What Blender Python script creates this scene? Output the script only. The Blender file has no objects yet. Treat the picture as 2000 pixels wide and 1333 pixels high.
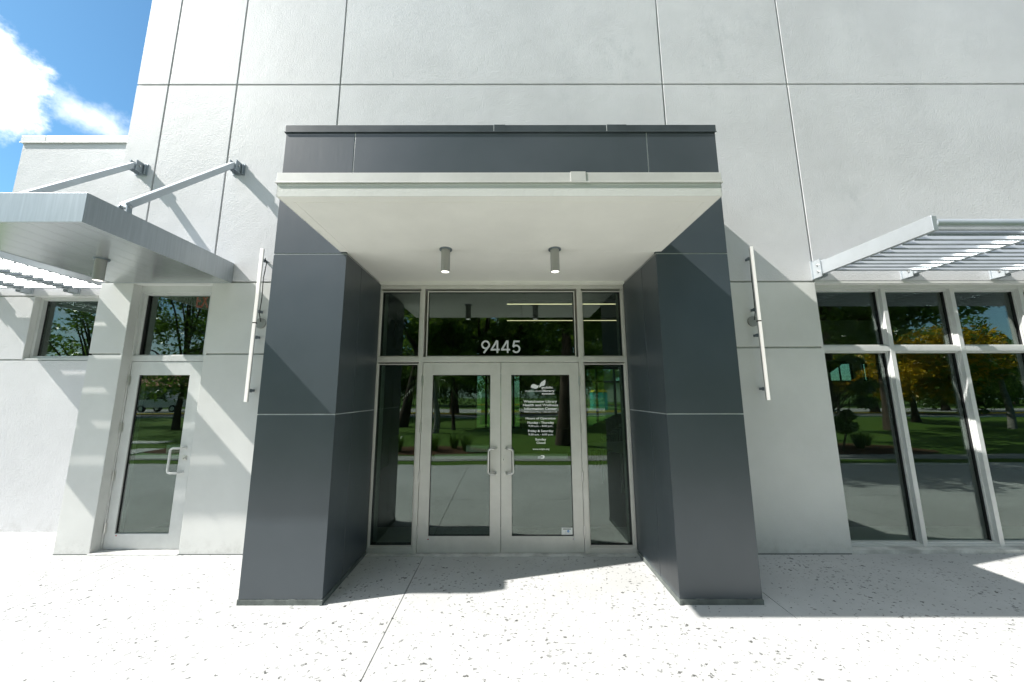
import bpy, bmesh, math, random
from mathutils import Vector, Matrix
R = math.radians
random.seed(7)
sc = bpy.context.scene
COL = sc.collection

# ------------------------------------------------------------------ materials
def newmat(name):
    m = bpy.data.materials.new(name); m.use_nodes = True
    nt = m.node_tree; nt.nodes.clear()
    out = nt.nodes.new('ShaderNodeOutputMaterial')
    return m, nt, out
def nd(nt, t, **kw):
    n = nt.nodes.new(t)
    for k, v in kw.items():
        if k.startswith('i_'):
            key = k[2:].replace('_', ' ')
            n.inputs[key].default_value = v
        else: setattr(n, k, v)
    return n
def lk(nt, a, b): nt.links.new(a, b)
def math_(nt, op, a, b=None, c=None, clamp=False):
    n = nt.nodes.new('ShaderNodeMath'); n.operation = op; n.use_clamp = clamp
    for i, x in enumerate((a, b, c)):
        if x is None: continue
        if isinstance(x, (int, float)): n.inputs[i].default_value = x
        else: nt.links.new(x, n.inputs[i])
    return n.outputs[0]
def mixc(nt, fac, a, b):
    n = nt.nodes.new('ShaderNodeMix'); n.data_type = 'RGBA'
    for i, x in ((0, fac), (6, a), (7, b)):
        if isinstance(x, (int, float)): n.inputs[i].default_value = x
        elif isinstance(x, tuple): n.inputs[i].default_value = (*x, 1) if len(x) == 3 else x
        else: nt.links.new(x, n.inputs[i])
    return n.outputs[2]
def ramp(nt, fac, lo, hi, a=0.0, b=1.0):
    n = nt.nodes.new('ShaderNodeMapRange'); n.interpolation_type = 'SMOOTHSTEP'
    nt.links.new(fac, n.inputs[0])
    n.inputs[1].default_value = lo; n.inputs[2].default_value = hi
    n.inputs[3].default_value = a; n.inputs[4].default_value = b
    return n.outputs[0]
def coords(nt, scale=(1, 1, 1)):
    tc = nt.nodes.new('ShaderNodeTexCoord'); mp = nt.nodes.new('ShaderNodeMapping')
    mp.inputs['Scale'].default_value = scale
    nt.links.new(tc.outputs['Object'], mp.inputs[0]); return mp.outputs[0]
def noise(nt, vec, scale, detail=3, rough=.55):
    n = nt.nodes.new('ShaderNodeTexNoise'); n.inputs['Scale'].default_value = scale
    n.inputs['Detail'].default_value = detail; n.inputs['Roughness'].default_value = rough
    nt.links.new(vec, n.inputs['Vector']); return n.outputs['Fac']
def bsdf(nt, out, col=(.5, .5, .5), rough=.6, metal=0.0, spec=.5):
    b = nt.nodes.new('ShaderNodeBsdfPrincipled')
    if isinstance(col, tuple): b.inputs['Base Color'].default_value = (*col, 1)
    else: nt.links.new(col, b.inputs['Base Color'])
    if isinstance(rough, (int, float)): b.inputs['Roughness'].default_value = rough
    else: nt.links.new(rough, b.inputs['Roughness'])
    b.inputs['Metallic'].default_value = metal
    b.inputs['Specular IOR Level'].default_value = spec
    nt.links.new(b.outputs[0], out.inputs[0]); return b
def bump(nt, b, h, dist, strength=1.0):
    n = nt.nodes.new('ShaderNodeBump'); n.inputs['Distance'].default_value = dist
    n.inputs['Strength'].default_value = strength
    nt.links.new(h, n.inputs['Height']); nt.links.new(n.outputs[0], b.inputs['Normal'])

def mat_simple(name, col, rough=.6, metal=0.0, var=.06, scale=6, spec=.5, bmp=0, bscale=80, stretch=(1, 1, 1)):
    m, nt, out = newmat(name)
    v = coords(nt, stretch)
    f = noise(nt, v, scale, 4)
    d = tuple(max(0, c * (1 - 2 * var)) for c in col); l = tuple(min(1, c * (1 + 2 * var)) for c in col)
    c = mixc(nt, ramp(nt, f, .3, .7), d, l)
    r = math_(nt, 'MULTIPLY_ADD', f, .16, rough - .08)
    b = bsdf(nt, out, c, r, metal, spec)
    if bmp: bump(nt, b, noise(nt, v, bscale, 3), bmp)
    return m

def mat_stucco(name, col, stain=1.7, grain=.0017):
    m, nt, out = newmat(name)
    v = coords(nt)
    big = noise(nt, v, .9, 5, .6); mid = noise(nt, v, 4.5, 5, .65); fine = noise(nt, v, 55, 3, .6); vfine = noise(nt, v, 170, 2, .5)
    c = mixc(nt, ramp(nt, big, .3, .72), tuple(x * .91 for x in col), tuple(min(1, x * 1.03) for x in col))
    # grey weather smudges, patchy
    vs = coords(nt, (1.0, 1.0, .55))
    sm = math_(nt, 'MULTIPLY', ramp(nt, noise(nt, vs, .75, 3, .5), .55, .74), ramp(nt, noise(nt, vs, 7, 6, .75), .42, .72))
    c = mixc(nt, math_(nt, 'MULTIPLY', sm, .30 * stain), c, (.34, .37, .38))
    c = mixc(nt, math_(nt, 'MULTIPLY', ramp(nt, vfine, .5, .8), .06), c, (.3, .31, .31))
    sx = nt.nodes.new('ShaderNodeTexCoord'); sp = nt.nodes.new('ShaderNodeSeparateXYZ'); lk(nt, sx.outputs['Object'], sp.inputs[0])
    spl = math_(nt, 'MULTIPLY', ramp(nt, sp.outputs['Z'], .0, .22, 1.0, 0.0), ramp(nt, noise(nt, v, 9, 5, .7), .42, .68))
    c = mixc(nt, math_(nt, 'MULTIPLY', spl, .30), c, (.30, .29, .26))
    b = bsdf(nt, out, c, .60, 0, .42)
    h = math_(nt, 'ADD', math_(nt, 'MULTIPLY', fine, 1.0), math_(nt, 'MULTIPLY', mid, 1.1))
    h = math_(nt, 'ADD', h, math_(nt, 'MULTIPLY', vfine, .6))
    bump(nt, b, h, grain * 2.2)
    return m

def mat_concrete():
    m, nt, out = newmat('shell_concrete')
    v = coords(nt)
    big = noise(nt, v, .7, 5, .6); mid = noise(nt, v, 6, 5, .65); fine = noise(nt, v, 90, 3, .6)
    base = mixc(nt, ramp(nt, big, .3, .7), (.45, .455, .45), (.54, .545, .54))
    base = mixc(nt, math_(nt, 'MULTIPLY', ramp(nt, mid, .5, .75), .22), base, (.37, .37, .36))
    # warp
    wn = nt.nodes.new('ShaderNodeTexNoise'); wn.inputs['Scale'].default_value = 45; wn.inputs['Detail'].default_value = 3
    lk(nt, v, wn.inputs['Vector'])
    vm = nt.nodes.new('ShaderNodeVectorMath'); vm.operation = 'MULTIPLY_ADD'
    lk(nt, wn.outputs['Color'], vm.inputs[0]); vm.inputs[1].default_value = (.05, .05, 0); lk(nt, v, vm.inputs[2])
    masks = []
    clus = noise(nt, v, 1.1, 4, .65)
    chip = noise(nt, v, 120, 3, .6)
    for sc_, r1, thr, ang, off in ((8.0, .11, .10, 25, 0), (14, .155, .14, 40, 3.3), (29, .22, .28, 10, 7.7)):
        mp = nt.nodes.new('ShaderNodeMapping'); lk(nt, vm.outputs[0], mp.inputs[0])
        mp.inputs['Rotation'].default_value = (0, 0, R(ang)); mp.inputs['Scale'].default_value = (.75, 1.3, 0)
        mp.inputs['Location'].default_value = (off, off * .7, 0)
        vo = nt.nodes.new('ShaderNodeTexVoronoi'); vo.voronoi_dimensions = '2D'; vo.inputs['Scale'].default_value = sc_
        lk(nt, mp.outputs[0], vo.inputs['Vector'])
        sep = nt.nodes.new('ShaderNodeSeparateColor'); lk(nt, vo.outputs['Color'], sep.inputs[0])
        rnd = math_(nt, 'ADD', sep.outputs[0], math_(nt, 'MULTIPLY', math_(nt, 'SUBTRACT', clus, .5), 1.0))
        size = math_(nt, 'MULTIPLY', math_(nt, 'POWER', ramp(nt, rnd, thr, 1.35, 0.0, 1.0), 1.5), r1 * 1.3)
        size = math_(nt, 'MULTIPLY', size, math_(nt, 'MULTIPLY_ADD', chip, 2.4, -.2))
        d = math_(nt, 'DIVIDE', math_(nt, 'SUBTRACT', size, vo.outputs['Distance']), .04)
        mk = math_(nt, 'MULTIPLY', math_(nt, 'MAXIMUM', d, 0.0, clamp=True), ramp(nt, sep.outputs[1], .1, .9, .5, 1.0))
        masks.append(math_(nt, 'MINIMUM', mk, 1.0))
    mk = math_(nt, 'MAXIMUM', math_(nt, 'MAXIMUM', masks[0], masks[1]), masks[2])
    col = mixc(nt, math_(nt, 'MULTIPLY', mk, .93), base, (.09, .09, .086))
    b = bsdf(nt, out, col, .85, 0, .25)
    h = math_(nt, 'SUBTRACT', math_(nt, 'ADD', math_(nt, 'MULTIPLY', fine, .12), math_(nt, 'MULTIPLY', mid, .25)), math_(nt, 'MULTIPLY', mk, 1.2))
    bump(nt, b, h, .006)
    return m

def mat_panel():   # dark grey composite metal cladding
    m, nt, out = newmat('charcoal_metal_panel')
    v = coords(nt); vs = coords(nt, (6, 6, .5))
    f = noise(nt, v, 1.3, 4); s = noise(nt, vs, 6, 4, .7)
    c = mixc(nt, ramp(nt, f, .3, .7), (.045, .058, .068), (.056, .070, .082))
    scr = math_(nt, 'MULTIPLY', ramp(nt, noise(nt, coords(nt, (14, 14, 3)), 2.6, 5, .75), .70, .80), .25)
    c = mixc(nt, scr, c, (.2, .21, .22))
    r = math_(nt, 'ADD', math_(nt, 'MULTIPLY', s, .12), .30)
    b = bsdf(nt, out, c, r, .0, .72)
    bump(nt, b, noise(nt, v, 1.1, 2), .004)
    return m

def mat_silver(name, col, rough, metal=.85, streak=.0):
    m, nt, out = newmat(name)
    v = coords(nt, (9, 9, .35)) if streak else coords(nt)
    f = noise(nt, v, 7 if streak else 3, 5, .7)
    c = mixc(nt, ramp(nt, f, .3, .7), tuple(x * (.93 - streak) for x in col), tuple(min(1, x * (1.04 + streak)) for x in col))
    b = bsdf(nt, out, c, math_(nt, 'MULTIPLY_ADD', f, .12, rough - .06), metal, .5)
    return m

def mat_glass(name, refl=.105, tint=(.60, .68, .63)):
    m, nt, out = newmat(name)
    lw = nd(nt, 'ShaderNodeLayerWeight'); lw.inputs['Blend'].default_value = .5
    wob = nt.nodes.new('ShaderNodeBump'); wob.inputs['Distance'].default_value = .004; wob.inputs['Strength'].default_value = .25
    lk(nt, noise(nt, coords(nt), 1.6, 1), wob.inputs['Height'])
    f5 = math_(nt, 'POWER', lw.outputs['Facing'], 5.0)
    fac = math_(nt, 'MULTIPLY_ADD', f5, .9 - refl, refl)
    tr = nd(nt, 'ShaderNodeBsdfTransparent'); tr.inputs[0].default_value = (*tint, 1)
    gl = nd(nt, 'ShaderNodeBsdfGlossy'); gl.inputs['Roughness'].default_value = 0.0; gl.inputs[0].default_value = (.90, 1.0, .96, 1)
    lk(nt, wob.outputs[0], gl.inputs['Normal'])
    mx = nd(nt, 'ShaderNodeMixShader'); lk(nt, fac, mx.inputs[0]); lk(nt, tr.outputs[0], mx.inputs[1]); lk(nt, gl.outputs[0], mx.inputs[2])
    lk(nt, mx.outputs[0], out.inputs[0]); return m

def mat_emit(name, col, strength, base=(.8, .8, .78)):
    m, nt, out = newmat(name)
    b = bsdf(nt, out, base, .5)
    b.inputs['Emission Color'].default_value = (*col, 1); b.inputs['Emission Strength'].default_value = strength
    f = noise(nt, coords(nt), 2, 2); lk(nt, math_(nt, 'MULTIPLY_ADD', f, .05, .45), b.inputs['Roughness'])
    return m

def mat_leaf(name, dark, light, trans=.35):
    m, nt, out = newmat(name)
    v = coords(nt)
    f = noise(nt, v, .9, 3); g = noise(nt, v, 9, 2)
    c = mixc(nt, ramp(nt, math_(nt, 'ADD', math_(nt, 'MULTIPLY', f, .55), math_(nt, 'MULTIPLY', g, .45)), .36, .64), dark, light)
    b = nt.nodes.new('ShaderNodeBsdfPrincipled'); lk(nt, c, b.inputs['Base Color']); b.inputs['Roughness'].default_value = .32
    t = nd(nt, 'ShaderNodeBsdfTranslucent'); tcl = mixc(nt, 1.0, c, (1.5, 1.5, 1.0)); tcl.node.blend_type = 'MULTIPLY'; lk(nt, tcl, t.inputs[0])
    mx = nd(nt, 'ShaderNodeMixShader'); mx.inputs[0].default_value = trans
    lk(nt, b.outputs[0], mx.inputs[1]); lk(nt, t.outputs[0], mx.inputs[2]); lk(nt, mx.outputs[0], out.inputs[0])
    return m

def mat_ground(name, a, b_, scale, bmp=.02, c3=None):
    m, nt, out = newmat(name)
    v = coords(nt)
    f = noise(nt, v, scale, 6, .7); g = noise(nt, v, .25, 4, .6)
    c = mixc(nt, ramp(nt, f, .3, .7), a, b_)
    if c3: c = mixc(nt, math_(nt, 'MULTIPLY', ramp(nt, g, .5, .7), .5), c, c3)
    b = bsdf(nt, out, c, .9, 0, .2)
    bump(nt, b, f, bmp)
    return m

M = {}
M['stucco'] = mat_stucco('white_stucco', (.635, .635, .645))
M['stucco_low'] = mat_stucco('smooth_white_stucco', (.67, .675, .655), .12, .0006)
M['reveal'] = mat_simple('reveal_channel', (.50, .51, .50), .5)
M['soffit'] = mat_stucco('cream_soffit_plaster', (.84, .825, .77), .0, .0003)
M['trim'] = mat_silver('pale_coated_trim', (.64, .635, .62), .45, .15)
M['panel'] = mat_panel()
M['panel_cap'] = mat_simple('charcoal_coping', (.046, .058, .065), .38)
M['panel_seam'] = mat_simple('panel_reveal', (.58, .60, .60), .5, .2)
M['mortar'] = mat_simple('grey_green_mortar', (.13, .145, .138), .9, 0, .08, 9, .2, .006, 30)
M['alum'] = mat_silver('satin_aluminium_frame', (.62, .61, .57), .42, .25)
M['alum_white'] = mat_silver('white_coated_frame', (.62, .63, .62), .45, .1)
M['steel'] = mat_silver('brushed_steel', (.62, .62, .60), .32, .9)
M['silver'] = mat_silver('silver_metal_paint', (.54, .58, .61), .36, .55)
M['louvre'] = mat_silver('louvre_metal_paint', (.53, .56, .58), .33, .7)
M['fascia'] = mat_silver('brushed_canopy_metal', (.44, .475, .495), .40, .6, .02)
M['plank'] = mat_silver('silver_soffit_plank', (.46, .49, .50), .24, .65)
M['zinc'] = mat_simple('galvanised_bracket', (.20, .235, .26), .5, .5)
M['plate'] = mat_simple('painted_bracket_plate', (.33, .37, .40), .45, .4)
M['gasket'] = mat_simple('black_rubber', (.012, .012, .013), .6)
M['glass'] = mat_glass('tinted_glass')
M['concrete'] = mat_concrete()
M['curb'] = mat_simple('plain_concrete', (.56, .56, .54), .9, 0, .12, 5, .2, .004, 40)
M['joint'] = mat_simple('joint_dirt', (.10, .10, .095), .95)
M['white_vinyl'] = mat_simple('white_vinyl', (.86, .87, .87), .5, 0, .01)
M['grey_vinyl'] = mat_simple('pale_grey_vinyl', (.60, .62, .64), .5, 0, .01)
M['black_vinyl'] = mat_simple('black_print', (.03, .03, .03), .5)
M['blue_vinyl'] = mat_simple('blue_print', (.03, .22, .55), .5)
M['red_vinyl'] = mat_simple('red_print', (.40, .06, .04), .5)
M['led'] = mat_emit('wall_light_diffuser', (1.0, .95, .86), .30)
M['lens'] = mat_emit('downlight_lens', (1.0, .95, .86), .9)
M['fixture'] = mat_silver('grey_fixture_paint', (.36, .36, .345), .45, .35)
M['int_led'] = mat_emit('linear_lamp', (1.0, .80, .50), 1.1)
M['exit_red'] = mat_emit('exit_letter_red', (1.0, .10, .06), .10, (.35, .04, .03))
M['black'] = mat_simple('black_plastic', (.012, .012, .012), .4)
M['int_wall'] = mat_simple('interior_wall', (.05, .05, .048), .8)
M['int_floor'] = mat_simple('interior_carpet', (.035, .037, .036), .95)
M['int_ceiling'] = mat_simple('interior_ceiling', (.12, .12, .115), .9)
M['paper'] = mat_simple('notice_paper', (.85, .86, .84), .8, 0, .02)
M['table'] = mat_simple('table_laminate', (.42, .43, .42), .45)
M['lawn'] = mat_ground('lawn_grass', (.045, .100, .012), (.11, .20, .03), 14, .03, (.14, .20, .03))
M['mulch'] = mat_ground('bark_mulch', (.045, .024, .014), (.16, .085, .045), 26, .03)
M['asphalt'] = mat_ground('asphalt', (.09, .09, .092), (.16, .16, .16), 30, .004)
M['path'] = mat_ground('old_pavement', (.30, .30, .28), (.42, .42, .40), 8, .004)
M['leafA'] = mat_leaf('dark_leaf', (.045, .090, .016), (.140, .230, .040), .5)
M['leafB'] = mat_leaf('mid_leaf', (.070, .130, .020), (.200, .300, .055), .5)
M['leafY'] = mat_leaf('yellow_blossom', (.22, .15, .006), (.70, .45, .01))
M['leafP'] = mat_leaf('palm_leaf', (.050, .110, .02), (.14, .24, .05))
M['bark'] = mat_simple('bark', (.075, .055, .042), .95, 0, .25, 7, .2, .02, 20, (1, 1, .3))
M['palm_bark'] = mat_simple('palm_bark', (.24, .23, .20), .95, 0, .15, 5, .2, .01, 20, (1, 1, 4))
M['tile'] = mat_simple('red_clay_tile', (.36, .12, .06), .8, 0, .2, 3)
M['house_wall'] = mat_simple('pale_house_wall', (.45, .42, .37), .9)
M['car_white'] = mat_simple('white_car_paint', (.70, .71, .72), .3, 0, .02)
M['car_glass'] = mat_simple('dark_car_glass', (.01, .012, .014), .08)
M['tyre'] = mat_simple('tyre_rubber', (.015, .015, .015), .85)
M['teal'] = mat_simple('teal_plastic', (.03, .34, .36), .5)
M['yellow_paint'] = mat_simple('yellow_kerb_paint', (.62, .42, .02), .7)
M['brass_red'] = mat_simple('tail_lamp', (.30, .01, .01), .3)

# ------------------------------------------------------------------ mesh helper
class MB:
    def __init__(s): s.v = []; s.f = []; s.mi = []; s.mats = []; s.sm = []
    def slot(s, mat):
        if mat not in s.mats: s.mats.append(mat)
        return s.mats.index(mat)
    def add(s, vs, fs, mat, smooth=False):
        o = len(s.v); k = s.slot(mat); s.v += [tuple(v) for v in vs]
        for f in fs: s.f.append(tuple(i + o for i in f)); s.mi.append(k); s.sm.append(smooth)
        return s
    def box(s, x0, x1, y0, y1, z0, z1, mat):
        vs = [(x0, y0, z0), (x1, y0, z0), (x1, y1, z0), (x0, y1, z0), (x0, y0, z1), (x1, y0, z1), (x1, y1, z1), (x0, y1, z1)]
        return s.add(vs, [(0, 3, 2, 1), (4, 5, 6, 7), (0, 1, 5, 4), (1, 2, 6, 5), (2, 3, 7, 6), (3, 0, 4, 7)], mat)
    def prism(s, poly, axis, a, b, mat):
        """poly: 2d points; extruded along axis between a and b"""
        def P(p, t): return {'x': (t, p[0], p[1]), 'y': (p[0], t, p[1]), 'z': (p[0], p[1], t)}[axis]
        n = len(poly); vs = [P(p, a) for p in poly] + [P(p, b) for p in poly]
        fs = [tuple(range(n)), tuple(range(2 * n - 1, n - 1, -1))]
        fs += [(i, i + n, (i + 1) % n + n, (i + 1) % n) for i in range(n)]
        return s.add(vs, fs, mat)
    def tube(s, pts, rad, mat, n=12, cap=True):
        pts = [Vector(p) for p in pts]; rings = []
        rs = rad if isinstance(rad, (list, tuple)) else [rad] * len(pts)
        prev = None
        for i, p in enumerate(pts):
            if i == 0: t = pts[1] - p
            elif i == len(pts) - 1: t = p - pts[i - 1]
            else: t = (pts[i + 1] - p).normalized() + (p - pts[i - 1]).normalized()
            t.normalize()
            if prev is None:
                u = t.orthogonal().normalized()
            else:
                u = (prev - t * prev.dot(t)).normalized()
            prev = u; w = t.cross(u)
            rings.append([p + (u * math.cos(2 * math.pi * k / n) + w * math.sin(2 * math.pi * k / n)) * rs[i] for k in range(n)])
        vs = [v for r in rings for v in r]; fs = []
        for i in range(len(rings) - 1):
            for k in range(n):
                a = i * n + k; b = i * n + (k + 1) % n; fs.append((a, b, b + n, a + n))
        s.add(vs, fs, mat, True)
        if cap:
            o = len(s.v); 
            s.add(rings[0], [tuple(range(n - 1, -1, -1))], mat); s.add(rings[-1], [tuple(range(n))], mat)
        return s
    def obox(s, c, ex, ey, ez, mat):
        """oriented box, half extent vectors"""
        c, ex, ey, ez = map(Vector, (c, ex, ey, ez))
        vs = [c + ex * a + ey * b + ez * d for d in (-1, 1) for b in (-1, 1) for a in (-1, 1)]
        return s.add(vs, [(0, 2, 3, 1), (4, 5, 7, 6), (0, 1, 5, 4), (1, 3, 7, 5), (3, 2, 6, 7), (2, 0, 4, 6)], mat)
    def build(s, name, parent=None, bevel=0, origin=None):
        off = Vector(parent['_w']) if parent is not None else (Vector(origin) if origin else Vector((0, 0, 0)))
        me = bpy.data.meshes.new(name)
        me.from_pydata([(v[0] - off[0], v[1] - off[1], v[2] - off[2]) for v in s.v], [], s.f)
        for m in s.mats: me.materials.append(m)
        me.polygons.foreach_set('material_index', s.mi); me.polygons.foreach_set('use_smooth', s.sm)
        me.validate(); me.update()
        if len(s.f) < 4000:
            bm = bmesh.new(); bm.from_mesh(me); bmesh.ops.recalc_face_normals(bm, faces=bm.faces); bm.to_mesh(me); bm.free()
        o = bpy.data.objects.new(name, me); COL.objects.link(o)
        if parent is not None: o.parent = parent; o['_w'] = tuple(off)
        else: o.location = off; o['_w'] = tuple(off)
        if bevel:
            b = o.modifiers.new('bevel', 'BEVEL'); b.width = bevel; b.segments = 2; b.limit_method = 'ANGLE'; b.angle_limit = R(50)
        return o

def tag(o, label=None, cat=None, group=None, kind=None):
    if label: o['label'] = label
    if cat: o['category'] = cat
    if group: o['group'] = group
    if kind: o['kind'] = kind
    return o
def thing(name, loc, label, cat, group=None):
    o = bpy.data.objects.new(name, None); COL.objects.link(o); o.location = loc; o['_w'] = tuple(loc)
    o.empty_display_size = .2
    return tag(o, label, cat, group)
def struct(name, mb): return tag(mb.build(name), kind='structure')
def copy_thing(root, loc, label, rotz=0, scale=1, group=None):
    r = root.copy(); COL.objects.link(r); r.location = loc; r.rotation_euler = (0, 0, rotz); r.scale = (scale,) * 3
    r['label'] = label
    if group: r['group'] = group
    for ch in list(root.children):
        c = ch.copy(); COL.objects.link(c); c.parent = r
        for g in list(ch.children):
            d = g.copy(); COL.objects.link(d); d.parent = c
    return r

def text_geo(txt, size, bold=0.0, sx=1.0, spacing=1.0, align='CENTER'):
    cu = bpy.data.curves.new('lettering', 'FONT'); cu.body = txt; cu.size = size; cu.align_x = align
    cu.offset = bold; cu.space_character = spacing; cu.resolution_u = 4
    o = bpy.data.objects.new('lettering_source', cu); COL.objects.link(o)
    dg = bpy.context.evaluated_depsgraph_get()
    me = bpy.data.meshes.new_from_object(o.evaluated_get(dg))
    vs = [(v.co.x * sx, v.co.y) for v in me.vertices]; fs = [tuple(p.vertices) for p in me.polygons]
    bpy.data.objects.remove(o); bpy.data.curves.remove(cu); bpy.data.meshes.remove(me)
    return vs, fs
def put_text(mb, txt, x0, x1, zbase, capz, y, mat, bold=0.0, thick=.0015):
    """fit the text so that it spans x0..x1 and cap/ascender top reaches capz"""
    vs, fs = text_geo(txt, 1.0, bold)
    xs = [v[0] for v in vs]; w = max(xs) - min(xs)
    h = .73
    kz = (capz - zbase) / h; kx = (x1 - x0) / w; mx = min(xs)
    front = [(x0 + (v[0] - mx) * kx, y, zbase + v[1] * kz) for v in vs]
    mb.add(front, fs, mat)
    mb.add([(a, b + thick, c) for a, b, c in front], [tuple(reversed(f)) for f in fs], mat)

# ------------------------------------------------------------------ main dimensions (metres; camera at x=0,y=0)
WY = 4.10          # face of the main stucco wall
XL = -4.94         # left end of the tall block
XR = 12.0
PXL, PXLI, PXRI, PXR = -2.222, -1.52, 1.456, 2.146   # portal pillars
PY = 3.181
ZS = 3.088         # entrance soffit
G = .011           # half width of the reveal joints

# ================================================================== GROUND
mb = MB(); mb.add([(-160, -160, -.035), (160, -160, -.035), (160, 200, -.035), (-160, 200, -.035)], [(0, 1, 2, 3)], M['lawn'])
struct('lawn', mb)
mb = MB()   # entrance paving: separate slabs with saw-cut joints over a dark bed
xs = [-16.7, -13.54, -10.38, -7.2, -4.05, -.88, 2.275, 5.43, 8.6, 11.76, 16]
ys = [-.68, 2.19, 4.9]
mb.box(xs[0] + .02, xs[-1] - .02, ys[0] + .02, ys[-1] - .02, -.10, -.012, M['joint'])
for i in range(len(xs) - 1):
    for j in range(2):
        g = .0038
        mb.box(xs[i] + g, xs[i + 1] - g, ys[j] + (g if j else 0), ys[j + 1] - g, -.011, 0.0, M['concrete'])
struct('entrance_paving', mb)
mb = MB(); mb.box(-17, 17, -2.05, -1.35, -.09, -.02, M['path']); struct('footpath', mb)
mb = MB()
mb.box(-11.95, -11.1, -3.3, -2.3, -.08, -.015, M['curb']); mb.box(-14.1, -12.6, -5.2, -4.55, -.08, -.015, M['curb'])
struct('paving_pads', mb)
mb = MB()
for (cx, cy, rx, ry) in ((-2.5, -3.2, 2.0, .9), (-10.3, -3.2, 1.0, .9), (11, -3.2, 2.6, 1.3)):
    ring = [(cx + rx * math.cos(a) * (1 + .06 * math.sin(3 * a)), cy + ry * math.sin(a), -.03) for a in [2 * math.pi * k / 28 for k in range(28)]]
    mb.add(ring + [(cx, cy, .03)], [(k, (k + 1) % 28, 28) for k in range(28)], M['mulch'])
struct('mulch_beds', mb)
mb = MB()
mb.box(-150, 150, -23.5, -19.0, -.09, -.029, M['asphalt']); mb.box(-150, 150, -36, -27.0, -.09, -.029, M['path'])
struct('road', mb)
mb = MB()
mb.box(-150, 150, -24.0, -23.5, -.1, .08, M['yellow_paint']); mb.box(-150, 150, -19.0, -18.8, -.1, .07, M['curb'])
struct('road_kerbs', mb)
mb = MB(); mb.box(-60, 80, 31, 34.6, -.09, -.029, M['asphalt']); mb.box(-60, 80, 58, 64, -.09, -.029, M['asphalt']); struct('rear_drive', mb)
mb = MB(); mb.box(-60, 80, 34.6, 34.95, -.1, .14, M['yellow_paint']); mb.box(-60, 80, 57.4, 58, -.1, .14, M['yellow_paint']); struct('rear_kerb', mb)

# ================================================================== BUILDING
bld = thing('library_building', (0, WY, 0), 'tall white stucco building wall scored by thin reveal joints, rising behind the entrance', 'building')
mb = MB()
T0, T1 = WY, WY + .035      # stucco skin
def skin(x0, x1, z0, z1, mat): mb.box(x0, x1, T0, T1, z0, z1, mat)
vx = [XL, -4.515, -3.595, -2.207, 2.128, 3.803, XR]
for i in range(len(vx) - 1):
    a = vx[i] + (G if i else 0); b = vx[i + 1] - (G if i < len(vx) - 2 else 0)
    for z0, z1 in ((5.852 + G, 10.6), (3.092 + G, 5.852 - G)):
        skin(a, b, z0, z1, M['stucco'])
# lower zone: left of portal
DL, DR_, DT = -4.545, -3.567, 3.081
skin(XL, DL, 2.206 + G, 3.092 - G, M['stucco_low']); skin(XL, DL, -.05, 2.206 - G, M['stucco_low'])
skin(DR_, PXL + .2, 2.206 + G, 3.092 - G, M['stucco_low']); skin(DR_, PXL + .2, -.05, 2.206 - G, M['stucco_low'])
# right of portal
WX0, WX1, WT = 3.797, 8.18, 3.077
skin(PXR - .2, WX0, 2.278 + G, 3.092 - G, M['stucco_low']); skin(PXR - .2, WX0, -.05, 2.278 - G, M['stucco_low'])
skin(WX1, XR, -.05, 3.092 - G, M['stucco_low'])
# backing
B0, B1 = T1 - .012, WY + .33
mb.box(XL + .01, XR, B0, B1, 3.1, 10.6, M['reveal'])
for a, b in ((XL + .01, DL), (DR_, PXLI), (PXRI, WX0), (WX1, XR)): mb.box(a, b, B0, B1, -.05, 3.1, M['reveal'])
mb.box(XL, XL + .3, T1, 18.4, 5.0, 10.6, M['stucco']); mb.box(XR - .3, XR, B1, 9.12, -.05, 10.6, M['stucco']); mb.box(XL + .3, 7.9, B1, 18.4, 10.3, 10.58, M['stucco']); mb.box(7.9, XR - .3, B1, 9.12, 10.3, 10.58, M['stucco']); mb.box(7.6, 7.9, 9.12, 18.4, -.05, 10.3, M['stucco'])
wall = mb.build('wall', bld, .0025)
# jamb linings (plaster returns of the openings)
mb = MB()
def lining(a, b, z1, d):
    f = MB(); f.box(a - .02, a + .004, WY + .0015, WY + d, 0.0, z1, M['stucco_low']); f.box(b - .004, b + .02, WY + .0015, WY + d, 0.0, z1, M['stucco_low'])
    f.box(a + .004, b - .004, WY + .0015, WY + d, z1 - .004, z1 + .02, M['stucco_low']); f.build('opening_lining', bld)
lining(DL, DR_, DT, .099); lining(WX0, WX1, WT, .084)
for a, b in ((XL + .005, DL - .01), (DR_ + .01, PXL - .008), (PXR + .008, WX0 - .01), (WX1, XR)):
    f = MB(); f.box(a, b, WY - .006, WY - .0004, -.004, .008, M['mortar']); f.build('base_sealant', bld)
# back wall with openings
BY = 18.0
mb = MB()
ops = [(-1.5, .85, 0, 2.75), (4.15, 7.45, 0, 3.08)]
xx = XL
for a, b, z0, z1 in ops:
    mb.box(xx, a, BY, BY + .3, 0, 10.3, M['stucco']); mb.box(a, b, BY, BY + .3, z1, 10.3, M['stucco']); xx = b
mb.box(xx, 7.6, BY, BY + .3, 0, 10.3, M['stucco'])
mb.build('rear_wall', bld); mb = MB()
NW = [(8.42, 9.05), (9.25, 9.45), (9.64, 9.79)]; xx = 7.9
for a, b in NW:
    mb.box(xx, a, 9.0, 9.12, 0, 10.3, M['stucco']); mb.box(a, b, 9.0, 9.12, 2.52, 10.3, M['stucco']); mb.box(a, b, 9.0, 9.12, 0, 2.06, M['stucco']); xx = b
mb.box(xx, XR - .3, 9.0, 9.12, 0, 10.3, M['stucco'])
mb.build('rear_wall', bld)
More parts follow.
